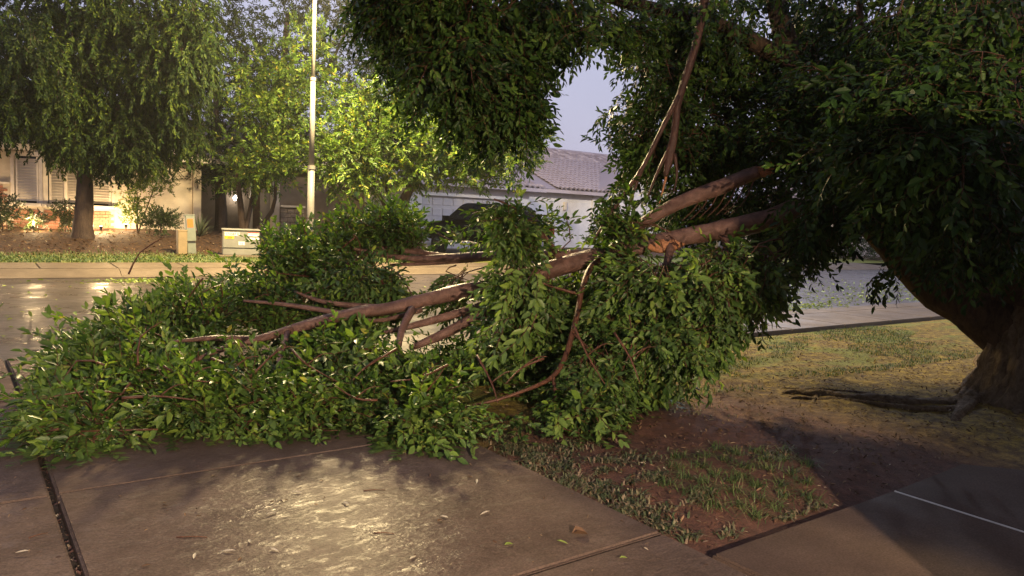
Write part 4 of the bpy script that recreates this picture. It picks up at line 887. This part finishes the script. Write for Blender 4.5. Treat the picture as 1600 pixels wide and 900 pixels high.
CROWN = [  # px, py, D, rx, ry, depth, n, direction
 (705, 30, 7.0, 135, 75, .9, 420, Dl), (640, 10, 6.8, 80, 50, .7, 130, Dl), (720, 110, 7.0, 110, 65, .8, 330, Dn), (790, 60, 7.4, 120, 80, .9, 330, Dn), (760, 175, 7.2, 80, 45, .6, 180, Dn), (820, 150, 7.3, 45, 55, .6, 130, Dn), (870, 40, 7.6, 90, 65, .8, 240, Dn), (740, -80, 7, 180, 70, 1, 190, Dl),
 (955, 45, 8.2, 60, 55, .7, 120, Dn), (985, 120, 8.3, 60, 35, .6, 75, Dn), (945, 100, 8.2, 30, 20, .4, 30, Dl), (960, 185, 8.3, 55, 28, .6, 75, Dl), (1010, 210, 8.5, 60, 55, .7, 120, Dn), (1050, 130, 8.8, 70, 90, .8, 170, Dn), (1045, 30, 8.8, 90, 60, .8, 150, Dn), (985, 240, 8.4, 50, 22, .5, 45, Dl), (1110, 210, 9.0, 90, 80, .9, 240, Dn), (960, 330, 7.6, 45, 40, .4, 45, Dn),
 (1150, 70, 9.3, 130, 100, 1.0, 340, Dn), (1230, 190, 9.5, 130, 100, 1.0, 340, Dn), (1080, 300, 9.3, 90, 60, .7, 150, Dn), (1190, 310, 9.4, 110, 70, .8, 220, Dn), (1330, 60, 9.0, 140, 100, 1.0, 330, Dn), (1330, 190, 8.0, 100, 70, .8, 230, Dl), (1290, 240, 7.8, 80, 60, .6, 150, Dl), (1280, 130, 7.9, 60, 50, .5, 90, Dl),
 (1480, 130, 6.4, 130, 60, .7, 240, Dl), (1440, 220, 6.3, 120, 70, .7, 250, Dl), (1540, 230, 6.2, 110, 90, .7, 270, Dn), (1560, 110, 6.4, 90, 60, .6, 140, Dl), (1480, 285, 6.8, 120, 60, .8, 240, Dn), (1360, 305, 7.4, 90, 65, .7, 200, Dn), (1290, 350, 8.0, 70, 55, .6, 170, Dn), (1400, 350, 8.2, 55, 45, .5, 110, Dn), (1550, 340, 7.5, 90, 60, .8, 170, Dn), (1500, 20, 7.5, 160, 70, 1.1, 300, Dn), (1385, 400, 8.1, 22, 30, .2, 40, Dn), (1275, 410, 8.3, 30, 40, .3, 60, Dn), (1460, 345, 9.3, 80, 40, .6, 110, Dn), (1250, -40, 8.5, 350, 80, 1.6, 300, Dn)]
for bl in CROWN:
    bl = (bl[0], bl[1]-(.14*FPX/bl[2] if bl[0] < 1000 else 0))+bl[2:]
    rx_, ry_ = max(12, bl[3]-.2*FPX/bl[2]), max(8, bl[4]-.26*FPX/bl[2])
    O, Dd = blob(rng, *bl[:3], rx_, ry_, bl[5], int(bl[6]*.22)+2, dr=bl[7], jit=.4, rad_w=.4); ok = clear(O, Dd, .4); O, Dd = O[ok], Dd[ok]; scatter(acc, VHb, O, Dd, rng.uniform(.8, 1.15, len(O)), rng)
    O, Dd = blob(rng, *bl[:3], rx_, ry_, bl[5], int(bl[6]*.3)+1, dr=bl[7], jit=.5, rad_w=.5); ok = clear(O, Dd, .25); O, Dd = O[ok], Dd[ok]; scatter(acc, VH, O, Dd, rng.uniform(.8, 1.15, len(O)), rng)
O, Dd = blob(rng, 1383, 418, 8.1, 12, 14, .15, 7, dr=Dn, jit=.3, rad_w=.3); scatter(acc, VH, O, Dd, np.full(7, .9), rng)
n = 1000; O = np.c_[rng.uniform(-4, 12, n), rng.uniform(-3.2, 6, n), rng.uniform(4.3, 6.0, n)]; x_, y_, d_ = proj(O)   # unseen crown leaves added overhead to cut sky light on the yard
far_ok = (O[:, 2]-H) > .48*np.hypot(O[:, 0], O[:, 1]); O = O[far_ok]
scatter(acc, VHb, O, rng.normal(0, .5, O.shape)+(0, 0, -.3), rng.uniform(1.5, 2.2, len(O)), rng)
O, Dd = blob(rng, 1275, 318, 6.9, 34, 34, .25, 26, dr=(-.4, -.4, .3), jit=.4); scatter(acc, VH, O, Dd, rng.uniform(.9, 1.1, 26), rng)
acc.obj('crown', [M['leaf_shaded'], M['twig']], fic)
LM = leaf_meshes(M['leaf_shaded'], .095, .04)
O, Dd = blob(rng, 1470, 150, 5.7, 120, 55, .25, 13, dr=Dl, jit=.4); leaf_parts(fic, VH, O, Dd, np.full(13, 1.1), rng, None, 150, LM)
O, Dd = blob(rng, 1440, 270, 5.7, 110, 60, .25, 13, dr=Dl, jit=.4); leaf_parts(fic, VH, O, Dd, np.full(13, 1.1), rng, None, 150, LM)

# ------------------------------------------------------------------ fallen boughs
BR = M['bough']
t0 = PD(700, 640, 6.2)
fb = thing('fallen_bough', 'great fallen ficus bough in full leaf lying across the wet drive', 'fallen branch', (t0[0], t0[1], 0))
def br(name, l, r, mat=BR, seg=10, par=None, **k): return tube_obj(name, PX(l), r, mat, par or fb, seg, **k)
br('bough', [(1250, 320, 7.3), (1215, 338, 7.25), (1170, 350, 7.2), (1110, 362, 7.15), (1060, 372, 7.1), (1015, 381, 7.1), (960, 396, 7.05), (900, 410, 7.0), (835, 428, 7.0), (770, 447, 6.9), (720, 456, 6.85), (660, 470, 6.8), (610, 482, 6.75), (560, 488, 6.7), (500, 502, 6.65), (450, 516, 6.6)], [.07, .088, .092, .09, .086, .083, .085, .082, .078, .074, .068, .062, .058, .055, .05, .04], seg=16, rough=.085)
strip = PX([(1012, 387, 7.03), (1030, 386, 7.03), (1052, 381, 7.05), (1075, 375, 7.08)]); tube_obj('torn_wood', strip, [.02, .055, .055, .02], M['wood'], fb, 9, rough=.2)
br('branch', [(455, 514, 6.6), (420, 525, 6.5), (380, 536, 6.4), (335, 550, 6.3), (290, 570, 6.2)], [.04, .034, .028, .02, .01])
br('branch', [(395, 530, 6.45), (340, 528, 6.3), (300, 531, 6.25), (265, 534, 6.2)], [.026, .022, .016, .008])
br('branch', [(560, 494, 6.8), (500, 484, 6.9), (440, 475, 7.0), (380, 470, 7.1)], [.028, .024, .018, .010])
br('branch', [(640, 482, 6.8), (560, 478, 7.0), (500, 470, 7.1), (460, 455, 7.2)], [.03, .026, .02, .01])
br('branch', [(450, 516, 6.58), (440, 550, 6.3), (436, 580, 6.1), (440, 610, 5.9)], [.026, .022, .018, .01])
br('branch', [(645, 482, 6.6), (628, 515, 6.4), (620, 560, 6.2), (615, 600, 6.0), (628, 636, 5.8)], [.035, .03, .025, .02, .012])
br('branch', [(620, 560, 6.2), (605, 600, 6.1), (640, 600, 6.0)], [.015, .012, .006])
br('branch', [(830, 445, 6.9), (765, 482, 6.8), (720, 508, 6.7), (680, 528, 6.6), (640, 545, 6.55)], [.055, .05, .045, .038, .022])
br('branch', [(780, 470, 6.9), (720, 488, 6.8), (660, 505, 6.75), (600, 520, 6.7)], [.05, .04, .034, .015])
br('branch', [(560, 500, 6.7), (600, 500, 6.9), (660, 484, 6.95)], [.014, .02, .025])
red = br('branch', [(950, 400, 7.0), (925, 415, 6.75), (910, 450, 6.5), (903, 485, 6.3), (893, 525, 6.1), (880, 565, 5.9), (862, 590, 5.75), (830, 606, 5.6), (780, 624, 5.5), (740, 633, 5.45), (700, 645, 5.4)], [.032, .028, .025, .023, .022, .021, .018, .014, .011, .008, .005], M['twig'])
br('twig', [(864, 588, 5.75), (868, 615, 5.65), (870, 635, 5.6), (858, 655, 5.5), (843, 664, 5.45)], [.015, .013, .011, .009, .005], M['twig'], 8, red)
br('twig', [(905, 460, 6.45), (870, 450, 6.4), (840, 442, 6.35), (810, 450, 6.3)], [.014, .012, .009, .005], M['twig'], 7, red)
br('twig', [(895, 520, 6.1), (920, 545, 6.0), (945, 575, 5.9)], [.01, .008, .004], M['twig'], 7, red)
br('twig', [(878, 568, 5.9), (890, 600, 5.8), (915, 620, 5.7)], [.01, .008, .004], M['twig'], 7, red)
br('branch', [(1050, 375, 7.1), (1040, 420, 6.8), (1020, 480, 6.6), (1000, 540, 6.4)], [.04, .032, .022, .01])
br('branch', [(1130, 360, 7.2), (1140, 420, 6.9), (1120, 480, 6.7), (1100, 530, 6.5)], [.04, .03, .02, .01])
br('branch', [(880, 412, 7.1), (850, 370, 6.9), (815, 345, 6.8), (790, 350, 6.6)], [.03, .025, .02, .01])
PILE = [  # px, py, D, rx, ry, depth, n, direction (right, up, towards)
 (100, 642, 5.8, 66, 34, .4, 120, (-.7, .1, .3)), (150, 588, 6.4, 78, 45, .5, 160, (-.6, .3, .2)), (215, 525, 7.0, 80, 45, .5, 150, (-.5, .45, .2)), (200, 600, 6.2, 110, 60, .5, 210, (-.5, .3, .35)), (140, 668, 5.5, 70, 22, .3, 80, (-.6, .1, .4)),
 (310, 490, 7.4, 80, 50, .55, 160, (-.3, .5, .2)), (330, 575, 6.4, 110, 60, .5, 210, (-.4, .3, .4)), (320, 640, 5.7, 110, 34, .35, 150, (-.3, .2, .6)), (455, 640, 5.6, 100, 36, .35, 140, (-.3, .2, .6)),
 (400, 440, 8.0, 75, 45, .6, 150, (-.3, .5, .2)), (470, 385, 8.3, 70, 35, .6, 140, (-.2, .4, .2)), (520, 400, 8.2, 60, 35, .5, 110, (0, .2, .3)), (450, 480, 7.4, 80, 40, .5, 130, (-.3, .3, .3)), (480, 580, 6.3, 110, 60, .5, 200, (-.3, .25, .5)), (560, 435, 7.5, 70, 55, .4, 230, (-.1, -.45, .4)), (600, 445, 7.4, 48, 45, .35, 150, (0, -.6, .4)), (520, 470, 7.5, 70, 40, .4, 150, (-.1, -.3, .4)), (735, 395, 8.0, 50, 24, .3, 70, (-.3, -.1, .3)), (745, 425, 7.9, 40, 30, .3, 70, (0, -.5, .3)), (800, 345, 6.6, 62, 50, .35, 150, (0, -.3, .4)), (640, 375, 8.3, 60, 24, .4, 90, (-.3, .3, .3)),
 (580, 560, 6.3, 80, 50, .45, 130, (-.4, .3, .4)), (600, 640, 5.6, 90, 40, .35, 130, (-.2, .2, .6)), (650, 665, 5.3, 55, 20, .25, 55, (0, .1, .6)), (680, 590, 6.0, 80, 60, .45, 150, (-.2, .3, .5)), (700, 640, 5.5, 80, 40, .35, 110, (0, .2, .6)),
 (610, 362, 8.2, 45, 22, .4, 60, (-.3, .4, .2)), (550, 360, 8.4, 50, 20, .4, 60, (-.3, .5, .2)), (725, 378, 7.9, 50, 18, .4, 60, (-.5, .3, .2)), (715, 440, 7.6, 45, 28, .35, 55, (-.2, -.4, .3)), (680, 452, 7.3, 40, 16, .3, 32, (-.5, .2, .3)),
 (815, 370, 6.7, 52, 45, .4, 130, (-.1, -.6, .4)), (800, 440, 6.5, 50, 55, .4, 140, (-.1, -.6, .4)), (780, 525, 6.3, 60, 60, .4, 140, (-.1, -.5, .45)), (850, 365, 6.9, 45, 30, .4, 60, (.3, -.2, .3)), (820, 590, 5.9, 80, 60, .4, 150, (-.1, -.3, .5)), (790, 640, 5.5, 80, 36, .3, 110, (0, .0, .6)), (900, 630, 5.8, 80, 40, .35, 120, (.1, -.3, .5)), (930, 570, 6.1, 70, 60, .4, 140, (.1, -.6, .4)),
 (860, 450, 6.7, 60, 60, .4, 120, (0, -.6, .4)), (800, 570, 7.3, 80, 60, .3, 170, (0, -.5, .4)), (880, 590, 7.3, 80, 60, .3, 170, (0, -.5, .4)), (860, 500, 7.5, 80, 60, .3, 150, (0, -.5, .4)), (720, 600, 7.2, 90, 50, .3, 130, (0, -.1, .4)), (810, 640, 6.6, 90, 30, .25, 90, (0, 0, .5)), (820, 450, 7.6, 50, 50, .3, 80, (0, -.5, .4)), (900, 440, 7.5, 50, 50, .3, 90, (0, -.5, .4)), (940, 620, 6.9, 60, 40, .3, 90, (0, -.4, .4)), (950, 480, 6.6, 75, 75, .5, 210, (0, -.7, .4)), (1010, 430, 6.6, 90, 60, .5, 200, (0, -.6, .4)), (1040, 510, 6.35, 80, 65, .5, 200, (0, -.7, .35)), (1120, 440, 6.6, 90, 70, .55, 210, (0, -.7, .35)), (1110, 505, 6.5, 70, 45, .45, 130, (0, -.7, .3)), (1000, 580, 6.6, 60, 40, .35, 90, (.1, -.6, .35)), (1190, 420, 6.9, 80, 55, .5, 170, (0, -.7, .3)),
 (970, 390, 7.2, 80, 34, .4, 120, (-.1, .1, .4)), (1080, 335, 7.1, 90, 26, .4, 100, (-.3, .2, .3)), (1000, 350, 7.2, 50, 24, .35, 60, (-.3, .3, .3)), (1130, 400, 6.8, 80, 30, .35, 90, (0, -.4, .4)), (930, 420, 6.9, 50, 40, .35, 80, (0, -.5, .4))]
acc = Acc(); keepO, keepD = [], []
for bl in PILE:
    n = int(bl[6]*.30)+2; rx_, ry_ = max(10, bl[3]-.24*FPX/bl[2]), max(6, bl[4]-.22*FPX/bl[2])
    O, Dd = blob(rng, *bl[:3], rx_, ry_, bl[5]*.8, n, dr=bl[7], jit=.34, rad_w=.5, shell=.4); O = O-Dd/np.linalg.norm(Dd, axis=1)[:, None]*.18
    if bl[0] < 260: O[:, 2] = .05+(O[:, 2]-.05)*.62
    if bl[0] < 560: O[:, 2] -= (.10 if bl[1] > 560 else .17)*np.minimum(1, O[:, 2]/.5)
    ok = clear(O, Dd, .5); O, Dd = O[ok], Dd[ok]; n = len(O)
    O[:, 2] = np.maximum(O[:, 2], .05); Dd[:, 2] = np.where(O[:, 2] < .3, np.maximum(Dd[:, 2], -.05), Dd[:, 2])
    scatter(acc, VHb if bl[7][1] < -.25 else VFb, O, Dd, rng.uniform(.75, 1.15, n), rng, floor=.012)
    O2, D2 = blob(rng, *bl[:3], rx_, ry_, bl[5]*.7, int(bl[6]*.35)+1, dr=bl[7], jit=.5, rad_w=.6, shell=.4); ok = clear(O2, D2, .25); O2, D2 = O2[ok], D2[ok]; O2[:, 2] = np.maximum(O2[:, 2], .05)
    scatter(acc, VH if bl[7][1] < -.25 else VF, O2, D2, rng.uniform(.7, 1.1, len(O2)), rng, floor=.012)
    c = PD(bl[0], bl[1], bl[2])
    tow = -np.array([c[0], c[1], 0])/np.hypot(c[0], c[1])
    for q in range(4 if bl[6] > 90 else 2):     # woody twigs inside the mass
        g = rng.normal(0, .5, 3); k_ = bl[2]/FPX
        a = c+RIGHT*g[0]*bl[3]*k_+np.array([0, 0, 1])*g[1]*bl[4]*k_+tow*bl[5]*rng.uniform(.1, .7)
        d = RIGHT*bl[7][0]+np.array([0, 0, 1])*bl[7][1]+tow*bl[7][2]+rng.normal(0, .45, 3); d /= np.linalg.norm(d); L = rng.uniform(.3, .6)
        if not clear(np.array([a]), np.array([d]), L*.5)[0]: continue
        e = rng.normal(0, .08, 3); p_ = np.array([a-d*L*.5, a+e, a+d*L*.5]); p_[:, 2] = np.maximum(p_[:, 2], .04)
        tube_obj('twig', p_, [.008, .006, .003], M['twig'], fb, 5, sub=2)
    if bl[1] > 600 and len(keepO) < 60 and n > 2: keepO.append(O[:3]+tow*.12), keepD.append(Dd[:3])
for bl in ((585, 540, 6.0, 50, 26, .25, 22, (-.3, .1, .6)), (640, 560, 5.9, 40, 22, .2, 12, (-.2, .0, .6)), (835, 430, 6.3, 34, 34, .2, 16, (-.1, -.6, .4)), (800, 510, 5.9, 46, 40, .2, 20, (-.1, -.5, .5)), (150, 684, 5.3, 46, 8, .12, 9, (-.7, -.05, .5)), (690, 640, 5.25, 60, 18, .2, 18, (-.1, .1, .6)), (60, 655, 5.6, 40, 16, .2, 12, (-.7, .1, .4)), (340, 655, 5.4, 60, 16, .2, 14, (-.3, .2, .6)), (215, 540, 6.4, 60, 24, .25, 14, (-.4, .4, .4)), (1010, 420, 6.2, 50, 26, .2, 12, (0, -.6, .4)), (920, 640, 5.45, 50, 16, .2, 12, (0, -.1, .5)), (470, 600, 5.75, 60, 26, .2, 14, (-.2, .2, .6))):
    O, Dd = blob(rng, *bl[:7], dr=bl[7], jit=.3, rad_w=.35); ok = clear(O, Dd, .3); O, Dd = O[ok], Dd[ok]; O[:, 2] = np.maximum(O[:, 2], .05)
    scatter(acc, VH if bl[7][1] < -.25 else VF, O, Dd, rng.uniform(.95, 1.2, len(O)), rng, mi=2, floor=.012)
acc.obj('foliage', [M['leaf'], M['twig'], M['leaf_young']], fb)
LMf = leaf_meshes(M['leaf'], .112, .047); KO, KD = np.vstack(keepO), np.vstack(keepD)
leaf_parts(fb, VF, KO, KD, np.full(len(KO), 1.1), rng, None, 300, LMf, floor=.03)

for l in ([(455, 545, 6.0), (480, 570, 5.85), (530, 598, 5.75)], [(620, 545, 5.9), (570, 575, 5.75), (545, 602, 5.7)], [(895, 505, 5.9), (918, 555, 5.75), (945, 600, 5.65)], [(745, 555, 5.8), (768, 598, 5.6), (778, 630, 5.45)], [(255, 572, 5.9), (295, 592, 5.8), (340, 598, 5.75)],
          [(190, 622, 5.5), (250, 619, 5.5), (310, 626, 5.45)], [(700, 570, 5.75), (655, 590, 5.65), (610, 596, 5.6)], [(590, 625, 5.5), (555, 622, 5.5), (520, 600, 5.6)], [(390, 590, 5.85), (420, 560, 5.9), (440, 540, 6.0)], [(850, 560, 5.65), (815, 575, 5.6), (790, 600, 5.5)], [(960, 520, 5.95), (985, 560, 5.85), (1000, 600, 5.8)], [(330, 560, 6.0), (365, 575, 5.9), (400, 600, 5.8)]):
    l = [(x, y, d-.34) for x, y, d in l]; br('twig', l, [.010, .007, .003], M['twig'], 6)
    m_ = l[1]; br('twig', [m_, (m_[0]+22, m_[1]-16, m_[2]-.03), (m_[0]+40, m_[1]-18, m_[2]-.05)], [.006, .004, .002], M['twig'], 5)
ub = thing('fallen_bough', 'long thin bare bough lying level above the pile towards the drive opposite', 'fallen branch', tuple(PD(760, 402, 7.7)))
ubr = lambda n, l, r, **k: tube_obj(n, PX(l), r, BR, ub, 10, **k)
ubr('bough', [(905, 398, 7.4), (850, 398, 7.5), (800, 399, 7.6), (740, 401, 7.7), (690, 403, 7.8), (640, 404, 7.9), (590, 396, 8.0), (540, 386, 8.1)], [.055, .052, .05, .046, .04, .032, .024, .012])
ubr('branch', [(780, 402, 7.7), (720, 407, 7.8), (660, 412, 7.9), (610, 414, 8)], [.03, .03, .025, .012])
ubr('branch', [(700, 400, 7.8), (650, 394, 8.0), (600, 388, 8.1), (560, 392, 8.2), (520, 402, 8.3)], [.026, .024, .02, .016, .008])
ubr('branch', [(680, 398, 7.9), (640, 388, 8.1), (590, 384, 8.2)], [.016, .014, .008])
sb_ = thing('broken_bough', 'snapped bough with splintered orange end resting above the thick fallen bough', 'fallen branch', tuple(PD(1120, 295, 7.9)))
tube_obj('bough', PX([(1186, 268, 7.4), (1165, 276, 7.4), (1130, 290, 7.35), (1095, 303, 7.3), (1055, 320, 7.3), (1010, 345, 7.3), (960, 372, 7.25)]), [.065, .068, .07, .068, .06, .05, .035], BR, sb_, 12)
for k, (dx, dy) in enumerate(((20, -14), (26, -4), (18, 8), (12, -8), (14, 3), (24, 4))):
    tube_obj('splinter', PX([(1180, 270, 7.39), (1186+dx*.5, 268+dy*.6, 7.41), (1186+dx, 267+dy, 7.43)]), [.04, .022, .003], M['wood'], sb_, 7, rough=.3)
for k in range(7):
    x = 1100+k*13; tube_obj('twig', PX([(x, 300-k*3, 7.33), (x-14, 325-k*2, 7.3), (x-34, 345-k*2, 7.2)]), [.007, .005, .003], M['twig'], sb_, 5)

# ------------------------------------------------------------------ grass, weeds, litter
def blades(name, pts, h, w, mats, lean=.5, seed=1, mi=None):
    r = np.random.default_rng(seed); n = len(pts); a = r.uniform(0, 6.28, n); L = h*r.uniform(.5, 1.3, n); ln = lean*r.uniform(.2, 1.4, n)
    d = np.stack([np.cos(a), np.sin(a), np.zeros(n)], 1); s = np.stack([-np.sin(a), np.cos(a), np.zeros(n)], 1)*(w*r.uniform(.6, 1.3, n))[:, None]; up = np.array([0, 0, 1.0])
    mid = pts+up*(L*.6)[:, None]+d*(L*ln*.35)[:, None]; tip = pts+up*(L*(1-.35*ln))[:, None]+d*(L*ln)[:, None]
    V = np.stack([pts-s, pts+s, mid+s*.8, mid-s*.8, tip+s*.15, tip-s*.15], 1).reshape(-1, 3); k = np.arange(n)[:, None]*6
    F = np.concatenate([k+np.array([0, 1, 2, 3]), k+np.array([3, 2, 4, 5])])
    return mesh_obj(name, V, F, mats, None, stuff=True)
def patch(r, centres, n):
    P_ = []
    for (px, py, ru, rv, w) in centres:
        c = PG(px, py, 0); k = int(n*w); g = r.normal(0, .5, (k, 2))
        P_.append(np.stack([c[0]+g[:, 0]*ru, c[1]+g[:, 1]*rv], 1))
    P_ = np.vstack(P_); return P_
def inyard(P_): return P_[(P_[:, 0] > 2.9) & ((P_[:, 1] > 2.3) | (P_[:, 0] > 6.2)) & (P_[:, 1] < 6.7)]
r = np.random.default_rng(91)
P_ = inyard(patch(r, [(1160+g*math.cos(k*2.4)*22, 750+g*math.sin(k*2.4)*9, .06, .05, .035) for k in range(34) for g in [k**.5]], 1300))
tag(blades('grass_tuft', np.c_[P_, z_yard(P_[:, 0], P_[:, 1])-.005], .06, .0028, [M['grass']], 2.1, 2), 'green grass tuft growing in the bare red soil beside the walkway', 'grass')
P_ = inyard(patch(r, [*[(800+g*math.cos(k*2.4)*14+k*6, 690+g*math.sin(k*2.4)*7+k*2.9, .07, .05, .03) for k in range(44) for g in [k**.5]], *[(760+k*19, 672+k*9.5, .12, .08, .05) for k in range(16)], (900, 690, .3, .2, .12), (990, 720, .25, .2, .12), (1240, 800, .12, .06, .05), (1280, 785, .12, .08, .05), (1210, 715, .2, .1, .05), (1070, 640, .4, .3, .05)], 1500))
tag(blades('weed_cover', np.c_[P_, z_yard(P_[:, 0], P_[:, 1])-.005], .04, .006, [M['grass_grey']], 1.6, 3), 'dry straggling weeds along the edge of the drive', 'weeds')
m = 46000; P_ = np.c_[r.uniform(4.5, 16, m), r.uniform(3.2, 6.75, m)]
nz = vnoise(P_[:, 0]*1.0, P_[:, 1]*2.3, .9, 14)+.4*vnoise(P_[:, 0], P_[:, 1]*2, 2.3, 15); P_ = P_[(nz > .16) & (P_[:, 1] > 4.3+.1*(P_[:, 0] < 6))]
tag(blades('lawn_grass', np.c_[P_, z_yard(P_[:, 0], P_[:, 1])-.005], .04, .004, [M['grass']], 1.0, 4), 'patchy green lawn grass beyond the ficus roots', 'grass')
m = 22000; P_ = np.c_[r.uniform(-8, 13, m), 20.3+np.abs(r.normal(0, 1.3, m))]
tag(blades('verge_grass', np.c_[P_, z_far(P_[:, 0], P_[:, 1])-.005], .07, .012, [M['grass']], 1.0, 5), 'strip of short green grass along the far pavement', 'grass')
def litter(name, P_, z, L, w, mats, label, cat, seed, flat=.25):
    rg = np.random.default_rng(seed); n = len(P_); a = Acc(); O = np.c_[P_, z+.006+.004*rg.uniform(0, 1, n)]
    D_ = rg.normal(size=(n, 3)); D_[:, 2] *= flat; base = leaf_verts(L, w, .3, .15)
    R = orient(D_, np.array([0, 0, 1.0]), rg); sc = rg.uniform(.45, 1.2, n)
    X = np.einsum('nij,vj->nvi', R, base)*sc[:, None, None]+O[:, None]; lo = X[:, :, 2].min(1)-(z+.003); X[:, :, 2] -= np.minimum(lo, 0)[:, None]
    a.add(X.reshape(-1, 3), (LEAFQ[None]+(np.arange(n)*6)[:, None, None]).reshape(-1, 4)); return tag(a.obj(name, mats), label, cat)
m = 9000; P_ = np.c_[r.uniform(2.95, 12, m), r.uniform(2.25, 6.7, m)]; P_ = inyard(P_)
litter('ground_litter', P_, z_yard(P_[:, 0], P_[:, 1]), .04, .011, [M['leaf_dry']], 'dry leaf and bark bits strewn over the soil of the yard', 'leaf litter', 5)
m = 3000; P_ = np.c_[r.uniform(-7, 13, m), r.uniform(21, 29, m)]
litter('garden_litter', P_, z_far(P_[:, 0], P_[:, 1]), .10, .045, [M['leaf_dry']], 'dry leaf litter under the trees of the left house', 'leaf litter', 15, .3)
m = 2600; P_ = np.c_[r.uniform(8, 30, m), 9.4+np.abs(r.normal(0, 2.0, m))]; P_ = P_[P_[:, 1] < 17]
litter('street_litter', P_, z_street(P_[:, 0], P_[:, 1]), .09, .045, [M['leaf_fresh']], 'pale stripped leaves scattered on the wet road', 'leaf litter', 6, .12)
P_ = np.vstack([np.c_[r.normal(13.6, .5, 500), r.normal(9.6, .25, 500)], np.c_[r.normal(3.3, .5, 350), r.normal(17.4, .25, 350)], np.c_[r.normal(15, .8, 200), r.normal(9.5, .2, 200)], np.c_[r.uniform(-3, 9, 350), r.uniform(10, 18, 350)]])
litter('stripped_leaves', P_, z_street(P_[:, 0], P_[:, 1]), .08, .04, [M['leaf_fresh']], 'drifts of light green stripped leaves along the gutters', 'leaf litter', 7, .15)
m = 420; P_ = np.c_[r.uniform(-2.5, 2.8, m), r.uniform(1.2, 6.0, m)]
litter('drive_litter', P_, np.full(m, .004), .028, .008, [M['leaf_dry']], 'tiny leaf scraps and twigs washed over the wet drive', 'leaf litter', 8, .1)
P_ = np.c_[r.normal(.4, .01, 260), r.uniform(1.5, 7, 260)]
litter('joint_litter', P_, np.full(260, -.035), .024, .01, [M['bark_red']], 'leaf scraps caught in the open joint of the drive', 'leaf litter', 9, .3)
def loose_leaf(px, py, L, w, mat, label, ang, cup=.5, group=None):
    c = PG(px, py, .006); t = leaf_verts(L, w, cup, .1); t[:, 2] -= t[:, 2].min(); ca, sa = math.cos(ang), math.sin(ang)
    V = np.c_[c[0]+t[:, 0]*ca-t[:, 1]*sa, c[1]+t[:, 0]*sa+t[:, 1]*ca, .006+t[:, 2]]
    o = mesh_obj('fallen_leaf', V-np.array([c[0], c[1], 0]), LEAFQ.tolist(), mat); o.location = (c[0], c[1], 0)
    md = o.modifiers.new('thickness', 'SOLIDIFY'); md.thickness = .001
    tag(o, label, 'leaf', group)
loose_leaf(893, 836, .085, .055, M['leaf_dry'], 'curled pale brown leaf on the wet drive near the soil edge', -.4, .9)
loose_leaf(788, 853, .05, .022, M['leaf_fresh'], 'small bright green leaf alone on the wet drive', -.1)
loose_leaf(870, 846, .055, .014, M['leaf_fresh'], 'thin yellow green leaf left of the curled brown leaf', -1.0)
loose_leaf(968, 873, .04, .018, M['leaf_fresh'], 'small olive leaf near the crack at the bottom of the drive', -.3)
loose_leaf(683, 816, .04, .02, M['leaf_dry'], 'small rusty leaf on the middle of the drive below the glare', .3)
for k, (px, py) in enumerate(((172, 722), (390, 850), (368, 862), (378, 872), (422, 858), (415, 806), (188, 777), (45, 862), (745, 660+90), (730, 745), (640, 875), (545, 790), (235, 883), (305, 866), (455, 770), (330, 745), (700, 810), (765, 800))):
    loose_leaf(px, py, .035+.015*(k % 3), .014, M['leaf_dry' if k % 3 == 0 else 'pale_scrap'], 'tiny pale leaf scrap lying loose on the wet drive', k*1.3, .3, 'leaf scraps on the wet drive')
for (px, py, ang, L, tl) in ((585, 765, .2, .12, 'thin dark twig lying in the glare on the wet drive'), (600, 832, .0, .1, 'thin dark twig on the drive below the glare'), (300, 838, .1, .14, 'longest dark twig on the drive left of the glare'), (60, 835, .9, .08, 'short dark twig left of the open joint of the drive'), (1135, 620, .4, .14, 'pale twig lying on the bare soil right of the fallen bough')):
    p = PG(px, py, .01); d = RIGHT*math.cos(ang)+FWD*math.sin(ang); e = np.array([0, 0, .006])
    o = tube_obj('fallen_twig', [d*-L*.5+e, e*1.3+FWD*.006, d*L*.5+e], [.003, .0025, .0015], M['twig'], None, 5, sub=2); o.location = (p[0], p[1], .0)
    tag(o, tl, 'twig', 'loose twigs on the ground')

# ------------------------------------------------------------------ damp air lit by the lamps
if True:
    m = bpy.data.materials.new('damp_air'); m.use_nodes = True; tt_ = m.node_tree; tt_.nodes.remove(tt_.nodes['Principled BSDF'])
    v = tt_.nodes.new('ShaderNodeVolumePrincipled'); v.inputs['Color'].default_value = (.9, .9, .9, 1); v.inputs['Density'].default_value = .0005; v.inputs['Anisotropy'].default_value = .3
    tt_.links.new(v.outputs[0], tt_.nodes['Material Output'].inputs['Volume'])
    hz = B().box(-100, 160, -10, 125, -1.6, 16).obj('haze', m); hz['kind'] = 'stuff'
    hz.display_type = 'WIRE'
